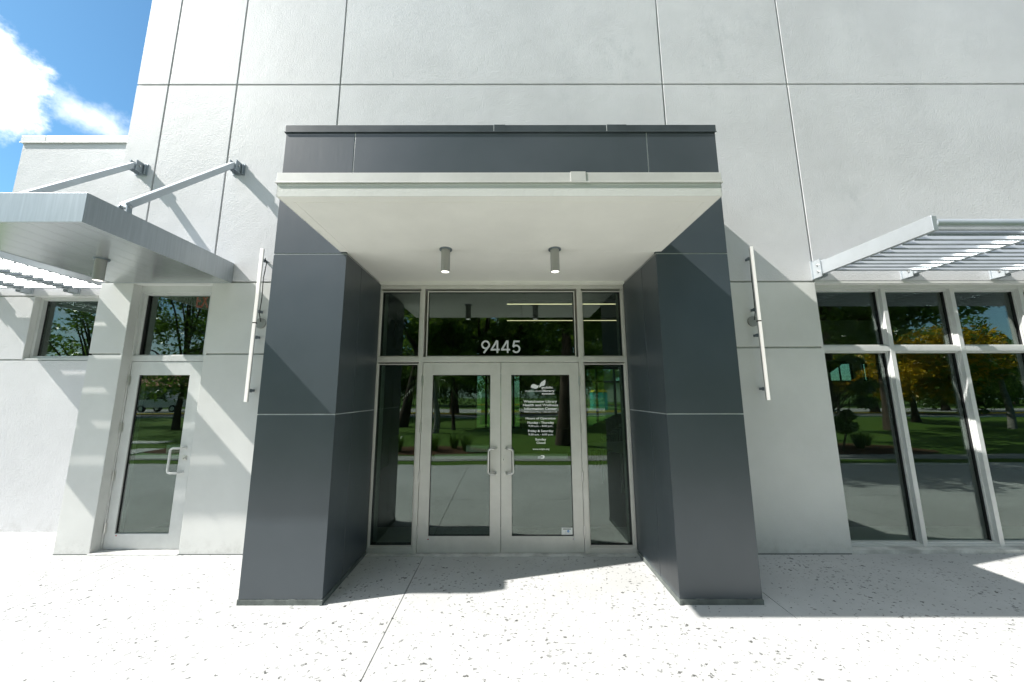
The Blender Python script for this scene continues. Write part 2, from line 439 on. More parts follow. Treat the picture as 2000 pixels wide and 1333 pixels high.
for a, b in NW:
    f = MB(); f.box(a, a + .02, 9.05, 9.09, 2.06, 2.52, M['black']); f.box(b - .02, b, 9.05, 9.09, 2.06, 2.52, M['black']); f.box((a + b) / 2 - .006, (a + b) / 2 + .006, 9.05, 9.09, 2.06, 2.52, M['black']); f.box(a, b, 9.048, 9.092, 2.055, 2.075, M['black']); f.box(a, b, 9.048, 9.092, 2.505, 2.525, M['black'])
    o = f.build('high_window', bld); g = MB(); g.box(a + .02, b - .02, 9.066, 9.072, 2.06, 2.52, M['glass']); g.build('glass_pane', o)
f = MB(); f.prism([(8.36, 2.27), (8.80, 2.56), (8.36, 2.56)], 'y', 8.93, 8.98, M['int_wall']); f.build('sloping_bulkhead', bld)
for nm, (a, b, z0, z1), ms, tr in (('rear_window', ops[0], [-.95, .45], None), ('rear_window', ops[1], [4.73, 5.66, 6.28], 2.36)):
    f = MB()
    for x in [a + .04] + ms + [b - .04]: f.box(x - .05, x + .05, BY - .02, BY + .1, z0, z1, M['black'])
    f.box(a, b, BY - .01, BY + .09, z1 - .08, z1, M['black']); f.box(a, b, BY - .01, BY + .09, z0, .08, M['black'])
    if tr: f.box(a, b, BY - .01, BY + .09, tr - .05, tr + .05, M['black'])
    o = f.build(nm, bld)
    g = MB(); g.box(a + .02, b - .02, BY + .04, BY + .046, z0 + .04, z1 - .04, M['glass']); g.build('glass_pane', o)

# low wing, set back on the left
WGY = 4.74
WXL = -7.27
mb = MB()
Wx0, Wz0, Wz1 = -6.615, 2.203, 3.103
mb.box(WXL, XL + .02, WGY, WGY + .035, 3.103 + G, 5.50, M['stucco'])
mb.box(WXL, Wx0, WGY, WGY + .035, Wz0 + G, Wz1 - G, M['stucco'])
mb.box(WXL, XL + .02, WGY, WGY + .035, -.05, Wz0 - G, M['stucco'])
mb.box(-5.12, XL + .02, WGY, WGY + .035, Wz0 + G, Wz1 - G, M['stucco'])
for a, b, c, d in ((WXL + .01, XL + .02, 3.103, 5.5), (WXL + .01, Wx0, -.05, 3.103), (Wx0, XL + .02, -.05, Wz0), (-5.12, XL + .02, Wz0, Wz1)):
    mb.box(a, b, WGY + .024, WGY + .34, c, d, M['reveal'])
mb.box(WXL, WXL + .3, WGY + .34, 18, -.05, 5.5, M['stucco']); mb.box(WXL, XL, WGY + .34, 18, 5.2, 5.45, M['stucco'])
mb.box(Wx0 - .01, Wx0 + .004, WGY + .0015, WGY + .069, Wz0, Wz1 + .002, M['stucco_low']); mb.box(Wx0 + .004, -5.12, WGY + .0015, WGY + .069, Wz1 - .004, Wz1 + .01, M['stucco_low'])
wing = mb.build('wing_wall', bld, .0025)
mb = MB()
mb.box(WXL - .03, -6.93, WGY - .016, WGY + .38, 5.492, 5.605, M['trim']); mb.box(-6.926, XL + .02, WGY - .016, WGY + .38, 5.492, 5.605, M['trim'])
mb.box(WXL - .038, XL + .02, WGY - .024, WGY - .0162, 5.484, 5.498, M['trim'])
mb.build('coping', wing, .003)

# ================================================================== WING WINDOW
ww = thing('wing_window', (-5.9, WGY + .12, Wz0), 'dark square window in the low wing, under the louvres beside the door canopy', 'window')
f = MB(); wx1 = -5.12; fy0, fy1 = WGY + .07, WGY + .15
f.box(Wx0, Wx0 + .045, fy0, fy1, Wz0, Wz1, M['alum_white']); f.box(wx1 - .045, wx1, fy0, fy1, Wz0, Wz1, M['alum_white'])
f.box(Wx0 + .045, wx1 - .045, fy0, fy1, Wz1 - .042, Wz1, M['alum_white']); f.box(Wx0 + .045, wx1 - .045, fy0, fy1, Wz0, Wz0 + .06, M['alum_white'])
f.box(Wx0 - .0, wx1, WGY + .01, fy0, Wz0, Wz0 + .022, M['alum_white'])
for a, b in ((Wx0 + .045, Wx0 + .06), (wx1 - .06, wx1 - .045)): f.box(a, b, fy0 + .045, fy1 - .004, Wz0 + .06, Wz1 - .042, M['gasket'])
f.build('frame', ww, .002)
g = MB(); g.box(Wx0 + .06, wx1 - .06, fy0 + .05, fy0 + .056, Wz0 + .06, Wz1 - .042, M['glass']); g.build('glass_pane', ww)
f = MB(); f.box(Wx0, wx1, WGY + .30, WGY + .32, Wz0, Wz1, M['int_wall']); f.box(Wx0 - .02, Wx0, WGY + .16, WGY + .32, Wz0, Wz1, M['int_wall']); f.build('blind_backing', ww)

# ================================================================== LEFT SERVICE DOOR (recessed)
sd = thing('side_door', (-4.1, WY + .12, 0), 'white framed single glass door with a transom, recessed under the silver canopy', 'door')
FY = WY + .10
f = MB(); A = M['alum_white']
f.box(DL, DL + .022, FY, FY + .12, 0, DT - .005, A)
f.box(-3.66, DR_, FY, FY + .12, 0, DT, A)
f.box(DL + .022, -3.66, FY, FY + .12, 2.99, DT, A); f.box(DL + .022, -3.66, FY, FY + .12, 2.132, 2.20, A)
f.box(DL + .022, DL + .06, FY + .03, FY + .1, 2.2, 2.99, A); f.box(-3.70, -3.66, FY + .03, FY + .1, 2.2, 2.99, A)
f.box(DL + .06, -3.70, FY + .03, FY + .1, 2.965, 2.99, A)
f.box(DL + .022, -3.66, FY + .02, FY + .03, 2.200, 2.212, A)
for a, b, c, d in ((DL + .06, DL + .075, 2.2, 2.965), (-3.712, -3.70, 2.2, 2.965)): f.box(a, b, FY + .04, FY + .09, c, d, M['gasket'])
f.build('door_frame', sd, .002)
g = MB(); g.box(DL + .075, -3.712, FY + .06, FY + .066, 2.2, 2.965, M['glass']); g.build('transom_pane', sd)
f = MB(); f.box(DL, DR_, WY - .02, FY + .12, -.004, .012, M['curb']); f.build('threshold', sd)
lx0, lx1 = DL + .026, -3.664
f = MB(); ly0, ly1 = FY + .005, FY + .05
f.box(lx0, -4.412, ly0, ly1, .016, 2.127, A); f.box(-3.80, lx1, ly0, ly1, .016, 2.127, A)
f.box(-4.412, -3.80, ly0 + .001, ly1, 1.964, 2.127, A); f.box(-4.412, -3.80, ly0 + .001, ly1, .016, .176, A)
for a, b, c, d in ((-4.412, -4.404, .176, 1.964), (-3.808, -3.80, .176, 1.964)): f.box(a, b, ly0 + .012, ly1, c, d, M['gasket'])
sl = f.build('door', sd, .002)
g = MB(); g.box(-4.404, -3.808, ly0 + .02, ly0 + .026, .176, 1.964, M['glass']); g.build('glass_pane', sl)
def pull(mbx, xm, xb, z0, z1, yf, proj, mat, r=.0125):
    pts = [(xm, yf, z1), (xm, yf - proj * .75, z1)]
    def arc(cx, cz, sx, sz):
        out = []
        for k in range(1, 6):
            a = k / 6 * math.pi / 2
            out.append((cx + sx * (1 - math.cos(a)), None, cz + sz * (math.sin(a))))
        return out
    s = 1 if xb > xm else -1; q = .035
    pts = [(xm, yf, z1), (xm + s * .012, yf - proj * .7, z1), (xm + s * .03, yf - proj, z1), (xb - s * q, yf - proj, z1)]
    for k in range(1, 5):
        a = k / 5 * math.pi / 2; pts.append((xb - s * q + s * q * math.sin(a), yf - proj, z1 - q + q * math.cos(a)))
    for k in range(0, 5):
        a = k / 5 * math.pi / 2; pts.append((xb - s * q + s * q * math.cos(a), yf - proj, z0 + q - q * math.sin(a)))
    pts += [(xb - s * q, yf - proj, z0), (xm + s * .03, yf - proj, z0), (xm + s * .012, yf - proj * .7, z0), (xm, yf, z0)]
    mbx.tube(pts, r, mat, 12)
    for z in (z0, z1): mbx.tube([(xm, yf + .001, z), (xm, yf - .008, z)], .019, mat, 14)
h = MB(); pull(h, -3.735, -3.86, .842, 1.118, ly0, .055, M['alum_white']); h.build('pull_handle', sl)
h = MB(); h.box(-3.752, -3.705, ly0 - .008, ly0, .975, 1.03, M['steel']); h.tube([(-3.728, ly0 - .008, .998), (-3.728, ly0 - .018, .998)], .016, M['steel'], 16)
h.box(-3.730, -3.726, ly0 - .0195, ly0 - .017, .990, 1.006, M['black']); h.build('lock_cylinder', sl)
for z in (1.90, 1.35, .80, .24):
    h = MB(); h.tube([(lx0 - .002, ly0 - .008, z - .055), (lx0 - .002, ly0 - .008, z + .055)], .0085, M['steel'], 10)
    h.box(lx0, lx0 + .02, ly0 - .003, ly0 + .001, z - .05, z + .05, M['steel']); h.build('hinge', sl)
h = MB(); h.box(-4.38, -3.83, ly1 + .02, ly1 + .07, .985, 1.04, M['alum']); h.box(-4.0, -3.70, ly1 + .0, ly1 + .09, 1.05, 1.14, M['alum']); h.build('panic_bar', sl)
h = MB(); h.box(-4.40, -4.362, ly0 - .001, ly0 + .0005, .148, .166, M['grey_vinyl']); h.box(-4.396, -4.378, ly0 - .0018, ly0 - .001, .152, .162, M['red_vinyl']); h.build('small_sticker', sl)

# EXIT sign inside, seen through the transom
ex = thing('exit_sign', (-4.08, 4.62, 3.0), 'red lettered EXIT sign hanging inside, seen through the side door transom', 'sign')
h = MB(); h.box(-4.26, -3.90, 4.632, 4.645, 2.88, 3.13, M['int_ceiling']); h.build('sign_plate', ex)
h = MB(); put_text(h, 'EXIT', -4.225, -3.935, 2.91, 3.10, 4.626, M['exit_red'], .012, .003); h.build('sign_letters', ex)

# ================================================================== ENTRANCE STOREFRONT
es = thing('entrance_storefront', (-.04, 4.15, 0), 'satin aluminium entrance with double glass doors, sidelights and a transom between the dark pillars', 'entrance')
A = M['alum']; EY = 4.112; EB = 4.24
f = MB()
X0, X1 = PXLI + .004, PXRI - .004
f.box(X0, X1, EY, EB, 3.010, 3.056, A)                                # head
f.box(X0, X0 + .0, EY, EB, 0, 3.0, A) if False else None
f.box(X0, X0 + .012, EY, EB, .03, 3.010, A); f.box(X1 - .026, X1, EY, EB, .03, 3.010, A)
for a, b in ((-1.020, -.971), (.881, .936)): f.box(a, b, EY, EB, 0, 3.010, A)
MR = (2.108, 2.172)
f.box(X0 + .012, -1.020, EY, EB, *MR, A); f.box(-.971, .881, EY, EB, *MR, A); f.box(.936, X1 - .026, EY, EB, *MR, A)
f.box(X0 + .012, -1.020, EY, EB, .03, .066, A); f.box(.936, X1 - .026, EY, EB, .03, .066, A)
f.box(X0, -1.02, EY + .004, EB, .0, .03, A); f.box(.936, X1, EY + .004, EB, .0, .03, A)
def stops(mbx, x0, x1, z0, z1, w=.013, y=EY + .018):
    """glazing beads round a pane, with a black gasket line"""
    mbx.box(x0 - w, x0, y, EB - .02, z0 - w, z1 + w, A); mbx.box(x1, x1 + w, y, EB - .02, z0 - w, z1 + w, A)
    mbx.box(x0, x1, y, EB - .02, z1, z1 + w, A); mbx.box(x0, x1, y, EB - .02, z0 - w, z0, A)
    k = .005
    mbx.box(x0, x0 + k, y + .012, EB - .03, z0, z1, M['gasket']); mbx.box(x1 - k, x1, y + .012, EB - .03, z0, z1, M['gasket'])
    mbx.box(x0 + k, x1 - k, y + .012, EB - .03, z1 - k, z1, M['gasket']); mbx.box(x0 + k, x1 - k, y + .012, EB - .03, z0, z0 + k, M['gasket'])
panes = {'sidelight_pane': [(-1.494, -1.036, .080, 2.079), (.950, 1.416, .080, 2.079)], 'transom_pane': [(-1.494, -1.036, 2.184, 2.974), (-.930, .846, 2.184, 2.974), (.952, 1.416, 2.184, 2.974)]}
for l in panes.values():
    for x0, x1, z0, z1 in l: stops(f, x0, x1, z0, z1)
f.build('entrance_frame', es, .002)
for nm, l in panes.items():
    for x0, x1, z0, z1 in l:
        g = MB(); g.box(x0 + .002, x1 - .002, 4.155, 4.162, z0 + .002, z1 - .002, M['glass']); g.build(nm, es)
f = MB(); f.box(X0, X1, 4.06, 4.24, 3.058, ZS + .012, M['soffit']); f.build('head_filler', es)
f = MB(); f.box(X0, X1, 4.05, 4.26, -.004, .004, M['curb']); f.build('threshold', es)
def stroke(mbx, pts, w, y, mat, closed=False, thick=.003):
    n = len(pts); L_, R_ = [], []
    for i in range(n):
        a = Vector(pts[(i - 1) % n] if (closed or i) else pts[i]); b = Vector(pts[(i + 1) % n] if (closed or i < n - 1) else pts[i])
        d = (b - a).normalized(); p = Vector(pts[i]); q = Vector((-d.y, d.x)) * w / 2
        L_.append(p + q); R_.append(p - q)
    vs = [(p.x, y, p.y) for p in L_] + [(p.x, y, p.y) for p in R_]
    m_ = n if closed else n - 1
    fs = [(i, (i + 1) % n, (i + 1) % n + n, i + n) for i in range(m_)]
    mbx.add(vs, fs, mat); mbx.add([(a, y + thick, c) for a, b, c in vs], [tuple(reversed(f)) for f in fs], mat)
def arc(cx, cz, r, a0, a1, n=20): return [(cx + r * math.cos(R(a0 + (a1 - a0) * k / n)), cz + r * math.sin(R(a0 + (a1 - a0) * k / n))) for k in range(n + 1)]
NZ = 2.221; GV = M['grey_vinyl']
n = MB(); xo = -.284
stroke(n, arc(xo + .055, NZ + .100, .043, 0, 342, 26), .021, 4.150, GV, True)
stroke(n, [(xo + .094, NZ + .083), (xo + .033, NZ)], .022, 4.1497, GV)
n.build('house_number', es)
for xo in (-.170, -.046):
    n = MB(); stroke(n, [(xo + .078, NZ + .152), (xo + .012, NZ + .043)], .022, 4.150, GV); stroke(n, [(xo + .003, NZ + .041), (xo + .112, NZ + .041)], .021, 4.1498, GV); stroke(n, [(xo + .083, NZ + .152), (xo + .083, NZ)], .021, 4.1496, GV)
    n.build('house_number', es)
n = MB(); xo = .083
stroke(n, [(xo + .098, NZ + .141), (xo + .030, NZ + .141)], .021, 4.150, GV); stroke(n, [(xo + .036, NZ + .150), (xo + .020, NZ + .078)], .021, 4.1498, GV)
stroke(n, arc(xo + .056, NZ + .050, .041, 150, -155, 24), .021, 4.1496, GV)
n.build('house_number', es)

def leaf(x0, x1, g0, g1, hinge_x):
    f = MB(); y0, y1 = EY + .006, EY + .05
    f.box(x0, g0, y0, y1, .008, 2.103, A); f.box(g1, x1, y0, y1, .008, 2.103, A)
    f.box(g0, g1, y0 + .0012, y1, 1.957, 2.103, A); f.box(g0, g1, y0 + .0012, y1, .008, .178, A)
    k = .005
    for a, b, c, d in ((g0, g0 + k, .178, 1.957), (g1 - k, g1, .178, 1.957), (g0 + k, g1 - k, .178, .178 + k), (g0 + k, g1 - k, 1.957 - k, 1.957)):
        f.box(a, b, y0 + .014, y1, c, d, M['gasket'])
    o = f.build('door', es, .0015)
    g = MB(); g.box(g0 + .002, g1 - .002, 4.140, 4.147, .18, 1.955, M['glass']); g.build('glass_pane', o)
    for z in (1.885, 1.345, .81, .235):
        h = MB(); h.tube([(hinge_x, y0 - .010, z - .057), (hinge_x, y0 - .010, z + .057)], .0085, M['steel'], 10)
        h.box(hinge_x - .012, hinge_x + .012, y0 - .003, y0 + .0005, z - .055, z + .055, M['steel']); h.build('hinge', o)
    h = MB(); h.box(g0 + .03, g1 - .03, y1 + .02, y1 + .07, .992, 1.042, M['alum'])
    s = g1 - .28 if hinge_x < 0 else g0 + .02
    h.box(s, s + .26, y1 + .005, y1 + .09, 1.07, 1.14, M['alum']) if hinge_x < 0 else None
    h.build('panic_bar', o)
    return o, y0
dl, dy = leaf(-.967, -.0475, -.848, -.168, -.969)
dr, dy = leaf(-.0425, .877, .078, .764, .879)
h = MB(); pull(h, -.098, -.186, .846, 1.118, dy, .055, M['steel']); h.build('pull_handle', dl)
h = MB(); pull(h, .014, .096, .846, 1.118, dy, .055, M['steel']); h.build('pull_handle', dr)
h = MB(); h.box(-.034, .006, dy - .007, dy, .975, 1.035, M['steel']); h.tube([(-.014, dy - .007, .998), (-.014, dy - .017, .998)], .017, M['steel'], 16)
h.box(-.0165, -.0115, dy - .0185, dy - .016, .988, 1.006, M['black']); h.build('lock_cylinder', dr)
h = MB(); h.box(-.86, -.828, dy - .001, dy + .0008, .140, .158, M['grey_vinyl']); h.box(-.856, -.838, dy - .0018, dy - .001, .144, .154, M['red_vinyl']); h.build('small_sticker', dl)
h = MB(); h.box(.745, .775, dy - .001, dy + .0008, .140, .160, M['grey_vinyl']); h.box(.75, .76, dy - .0018, dy - .001, .146, .154, M['red_vinyl']); h.build('small_sticker', dr)
# lettering on the right leaf
W_ = M['white_vinyl']; ty = 4.1375; LT = {}
# (text, x0, x1, baseline, cap top, bold)
for t, a, b, z0, z1, bo in (
    ('public', .437, .570, 1.798, 1.824, .035), ('library', .447, .590, 1.759, 1.786, .035), ('system', .437, .584, 1.727, 1.751, .035),
    ('miami-dade', .244, .441, 1.759, 1.784, -.006),
    ('Westchester Library', .222, .614, 1.634, 1.662, .030), ('Health and Wellness', .215, .626, 1.592, 1.620, .030),
    ('Information Center', .229, .612, 1.551, 1.579, .030), ('9445 Coral Way \u2022 305.553.1134', .226, .611, 1.517, 1.537, .006),
    ('Hours of Operation', .245, .592, 1.441, 1.467, .030), ('Monday - Thursday', .263, .574, 1.392, 1.418, .030),
    ('9:30 a.m. - 8:00 p.m.', .275, .561, 1.356, 1.377, .026), ('Friday & Saturday', .271, .565, 1.298, 1.324, .030),
    ('9:30 a.m. - 6:00 p.m.', .275, .563, 1.260, 1.281, .026), ('Sunday', .354, .479, 1.203, 1.228, .030), ('Closed', .367, .469, 1.166, 1.190, .024),
    ('www.mdpls.org', .321, .514, 1.098, 1.117, .022)):
    k_ = 'logo_lettering' if z0 > 1.7 else 'library_name_lettering' if z0 > 1.5 else 'opening_hours_heading' if z0 > 1.42 else 'weekday_hours_lettering' if z0 > 1.33 else 'weekend_hours_lettering' if z0 > 1.24 else 'sunday_hours_lettering' if z0 > 1.15 else 'web_address_lettering'
    put_text(LT.setdefault(k_, MB()), t, a, b, z0, z1, ty, W_, bo * .85, .001)
for k_, L in LT.items(): L.build(k_, dr)
# bird emblem: body and raised feathered wing
B = MB()
def fl(p): return (.222 + (p[0] - 285) * .000903, 1.899 - (p[1] - 148) * .000898)
body = [(378, 240), (390, 227), (384, 221), (400, 208), (424, 203), (446, 211), (462, 221), (478, 221), (488, 216), (482, 238), (474, 252), (458, 262), (434, 264), (416, 256), (398, 259), (402, 249), (383, 250)]
wing_ = [(575, 146), (548, 158), (517, 181), (500, 206), (489, 247), (503, 246), (522, 230), (540, 226), (553, 226), (572, 207), (561, 203), (578, 190), (568, 183), (579, 166), (571, 162)]
for poly in (body, wing_):
    B.prism([fl(p) for p in poly], 'y', ty, ty + .001, W_)
B.build('bird_emblem', dr)
D = MB()   # county emblem: striped left, round right
D.prism([(.415, 1.001), (.438, 1.001)] + [(.438 + .021 * math.sin(a), 1.020 - .019 * math.cos(a)) for a in [k * math.pi / 10 for k in range(1, 11)]] + [(.415, 1.039), (.415, 1.028), (.436, 1.028), (.436, 1.012), (.415, 1.012)], 'y', ty, ty + .001, W_)
for k, zz in enumerate((1.002, 1.009, 1.016, 1.023)): D.box(.377 + (k % 2) * .004, .412, ty, ty + .001, zz, zz + .005, M['grey_vinyl'])
for q in range(3): D.box(.417 + q * .006, .421 + q * .006, ty, ty + .001, 1.0165, 1.0235, M['grey_vinyl'])
D.build('county_emblem', dr)
S = MB(); S.box(.632, .753, ty, ty + .001, .188, .260, M['paper'])
for a, b, c, d, m in ((.650, .735, .242, .250, 'black_vinyl'), (.668, .730, .203, .208, 'grey_vinyl'), (.660, .735, .193, .197, 'grey_vinyl'), (.672, .690, .220, .226, 'grey_vinyl')): S.box(a, b, ty - .0008, ty - .0001, c, d, M[m])
S.tube([(.706, ty - .0008, .223), (.706, ty - .0001, .223)], .0125, M['blue_vinyl'], 16)
S.box(.700, .712, ty - .0014, ty - .0009, .221, .225, M['paper'])
S.build('notice_sticker', dr)

# ================================================================== PORTAL
po = thing('entrance_portal', (-.04, 3.6, 0), 'charcoal panelled portal of pillars and beam with a white projecting slab over the doors', 'portal')
P = M['panel']; g = .0045
def pillar(x0, x1, inner):
    f = MB(); c = .005
    f.box(x0 + c, x1 - c, PY + c, WY + .005, .0, 3.075, M['panel_seam'])
    for z0, z1 in ((.043, 1.553 - g), (1.553 + g, 3.069 - g)):
        f.box(x0, x1, PY, PY + .02, z0, z1, P)
        ix = x1 if inner > 0 else x0; ox = x0 if inner > 0 else x1
        for xa, s in ((ix, -inner), (ox, inner)):
            a, b = sorted((xa, xa + s * .02))
            f.box(a, b, PY + .0202, 3.54 - g * .7, z0, z1, P); f.box(a, b, 3.54 + g * .7, WY + (.012 if xa == ix else 0), z0, z1, P)
    o = f.build('pillar', po, .0015)
    b = MB()
    # uneven mortar skirt at the foot
    n = 14; rnd = random.Random(int(x0 * 100))
    prof = [(x0 - .006 + (x1 - x0 + .012) * k / n, .038 + rnd.random() * .007) for k in range(n + 1)]
    b.prism([(x0 - .006, -.002)] + [(x1 + .006, -.002)] + prof[::-1], 'y', PY - .005, PY + .02, M['mortar'])
    xa = x1 if inner > 0 else x0; a, c2 = sorted((xa + inner * .005, xa - inner * .015))
    prof = [(PY - .012 + (WY - PY) * k / n, .037 + rnd.random() * .008) for k in range(n + 1)]
    b.prism([(PY - .011, -.002), (WY, -.002)] + prof[::-1], 'x', a, c2, M['mortar'])
    b.build('mortar_skirt', o)
    return o
pillar(PXL, PXLI, 1); pillar(PXRI, PXR, -1)
f = MB(); ZB = 4.372
f.box(PXL + .005, PXR - .005, PY + .005, WY + .005, 3.262, ZB - .001, M['panel_seam'])
f.box(PXL + .005, PXLI - .03, PY + .005, WY + .005, 3.0755, 3.262, M['panel_seam']); f.box(PXRI + .03, PXR - .005, PY + .005, WY + .005, 3.0755, 3.262, M['panel_seam'])
for a, b, z0 in ((PXL, -1.519 - g, 3.069 + g), (-1.519 + g, 1.446 - g, 3.262), (1.446 + g, PXR, 3.069 + g)): f.box(a, b, PY, PY + .02, z0, ZB, P)
for xa, s in ((PXL, 1), (PXR, -1)):
    a, b = sorted((xa, xa + s * .02)); f.box(a, b, PY + .0202, WY, 3.069 + g, ZB, P)
beam = f.build('beam', po, .0015)
f = MB(); K = M['panel_cap']
f.box(PXL - .010, PXR + .010, PY - .007, WY, ZB, ZB + .078, K)
f.box(PXL - .016, PXR + .014, PY - .013, PY - .0072, ZB - .006, ZB + .004, K); f.box(PXL - .016, PXL - .0102, PY - .0072, WY, ZB - .006, ZB + .004, K)
f.build('coping', beam, .003)
for a, b in ((-.105, .008), (1.045, 1.245)):
    f = MB(); f.box(a, b, PY - .0092, PY - .0073, ZB + .005, ZB + .0795, K); f.box(a, b, PY - .0072, WY - .1, ZB + .0782, ZB + .0795, K); f.box(a - .004, a, PY - .010, PY - .0073, ZB + .005, ZB + .079, M['panel_seam']); f.build('coping_splice', beam)
# white projecting slab
SX0, SX1, SY0 = -1.577, 1.505, 2.230
f = MB()
f.box(SX0, SX1, SY0, PY - .001, ZS, 3.19, M['soffit'])
f.box(PXLI - .012, PXRI + .012, PY - .001, WY + .02, ZS, 3.255, M['soffit'])
slab = f.build('roof_slab', po, .002)
f = MB(); f.box(SX0 - .002, SX1 + .002, SY0 - .004, SY0 - .0002, ZS - .001, 3.188, M['stucco_low']); f.box(SX0 - .004, SX0 - .0002, SY0 - .004, PY - .002, ZS - .001, 3.188, M['stucco_low']); f.box(SX1 + .0002, SX1 + .004, SY0 - .004, PY - .002, ZS - .001, 3.188, M['stucco_low'])
f.build('stucco_edge', slab)
f = MB(); T = M['trim']
f.box(SX0 - .010, SX1 + .008, SY0 - .009, PY - .002, 3.19, 3.262, T); f.box(SX0 - .017, SX1 + .014, SY0 - .0145, SY0 - .0092, 3.183, 3.193, T); f.box(SX0 - .017, SX0 - .0102, SY0 - .0092, PY - .002, 3.183, 3.193, T); f.box(SX1 + .0082, SX1 + .014, SY0 - .0092, PY - .002, 3.183, 3.193, T)
f.build('edge_trim', slab, .002)
f = MB(); f.box(.462, .566, SY0 - .0135, SY0 - .0093, 3.195, 3.266, T); f.box(.462, .566, SY0 - .0093, SY0 + .4, 3.2622, 3.266, T); f.build('trim_splice', slab)
f = MB(); q = .075
for a, b, c, d in ((SX0 + q, SX1 - q, SY0 + q, SY0 + q + .006), (SX0 + q, SX0 + q + .006, SY0 + q, PY - .01), (SX1 - q - .006, SX1 - q, SY0 + q, PY - .01)): f.box(a, b, c, d, ZS - .0015, ZS + .0005, M['soffit'])
f.build('drip_bead', slab)

# ================================================================== DOWNLIGHTS
def downlight(x, y, z, label, group, first=[None]):
    if first[0] is None:
        t = thing('downlight', (x, y, z), label, 'ceiling light', group)
        f = MB(); f.tube([(x, y, z - .001), (x, y, z - .010)], .060, M['zinc'], 28); f.build('mounting_disc', t)
        f = MB(); f.tube([(x, y, z - .009), (x, y, z - .222)], .042, M['fixture'], 28); f.tube([(x, y, z - .222), (x, y, z - .226)], [.042, .040], M['fixture'], 28, False)
        f.build('cylinder_housing', t)
        f = MB(); f.tube([(x, y, z - .220), (x, y, z - .2235)], .037, M['lens'], 24); f.build('lens', t)
        first[0] = t; return t
    return copy_thing(first[0], (x, y, z), label, group=group)
GRP = 'cylinder downlights on the soffits'
downlight(-.555, 3.116, ZS, 'grey cylinder downlight under the entrance slab, nearer the sunlit pillar', GRP)
downlight(.474, 3.116, ZS, 'grey cylinder downlight under the entrance slab, nearer the shaded pillar', GRP)
CZ0, CZ1, CX1, CX0, CYF = 3.083, 3.330, -3.335, -4.80, 2.567
downlight(-4.06, 3.335, CZ0, 'grey cylinder downlight under the silver door canopy', GRP)

# ================================================================== DOOR CANOPY
ca = thing('door_canopy', (-4.07, WY, CZ0), 'silver metal box canopy hung by two tie rods over the single side door', 'canopy')
f = MB(); t = .012; F = M['fascia']
f.box(CX0, CX1, CYF, CYF + t, CZ0 - .004, CZ1, F)
f.box(CX1 - t, CX1, CYF + t, WY - .002, CZ0 - .004, CZ1, F); f.box(CX0, CX0 + t, CYF + t, WY - .002, CZ0 - .004, CZ1, F)
f.box(CX0 + t, CX1 - t, WY - .014, WY - .002, CZ0 - .004, CZ1, F)
f.box(CX0 + t, CX1 - t, CYF + t, WY - .014, CZ1 - .05, CZ1 - .03, F)
f.build('fascia', ca, .002)
f = MB(); x = CX1 - t - .085
edges = [CX1 - t]
while x > CX0 + t: edges.append(x); x -= .185
edges.append(CX0 + t)
f.box(CX0 + t, CX1 - t, CYF + t, WY - .014, CZ0 + .016, CZ0 + .03, M['zinc'])
for a, b in zip(edges[1:], edges[:-1]): f.box(a + .0011, b - .0011, CYF + t, WY - .014, CZ0, CZ0 + .0155, M['plank'])
f.build('soffit_planks', ca, .0006)
def tie(x):
    y1, z1, y0, z0 = WY - .10, 4.60, 2.905, CZ1 + .075
    d = Vector((0, y1 - y0, z1 - z0)); c = Vector((x, (y0 + y1) / 2, (z0 + z1) / 2)); l = d.length; d.normalize(); n = Vector((0, -d.z, d.y))
    f = MB(); f.obox(c, (.030, 0, 0), d * (l / 2), n * .030, M['silver']); r = f.build('tie_rod', ca, .006)
    b = MB(); Zc = M['plate']
    b.box(x - .075, x + .075, WY - .010, WY - .0005, 4.515, 4.675, Zc)
    for s in (-1, 1):
        b.box(x + s * .040 - .005, x + s * .040 + .005, WY - .115, WY - .010, 4.525, 4.665, Zc)
        b.box(x + s * .060 - .006, x + s * .060 + .006, WY - .035, WY - .010, 4.53, 4.66, Zc)
    b.tube([(x - .055, WY - .075, 4.60), (x + .055, WY - .075, 4.60)], .011, M['steel'], 10)
    b.build('wall_bracket', r, .002)
    b = MB(); b.box(x - .055, x + .055, y0 - .05, y0 + .05, CZ1 - .03, CZ1 + .006, Zc)
    for s in (-1, 1):
        b.prism([(y0 - .012, CZ1 + .006), (y0 + .035, CZ1 + .006), (y0 + .030, z0 + .02), (y0 + .005, z0 + .03), (y0 - .012, z0)], 'x', x + s * .038 - .005, x + s * .038 + .005, Zc)
    b.tube([(x - .05, y0 + .012, z0), (x + .05, y0 + .012, z0)], .010, M['steel'], 10); b.build('foot_bracket', r, .0015)
tie(-3.42); tie(-4.675)

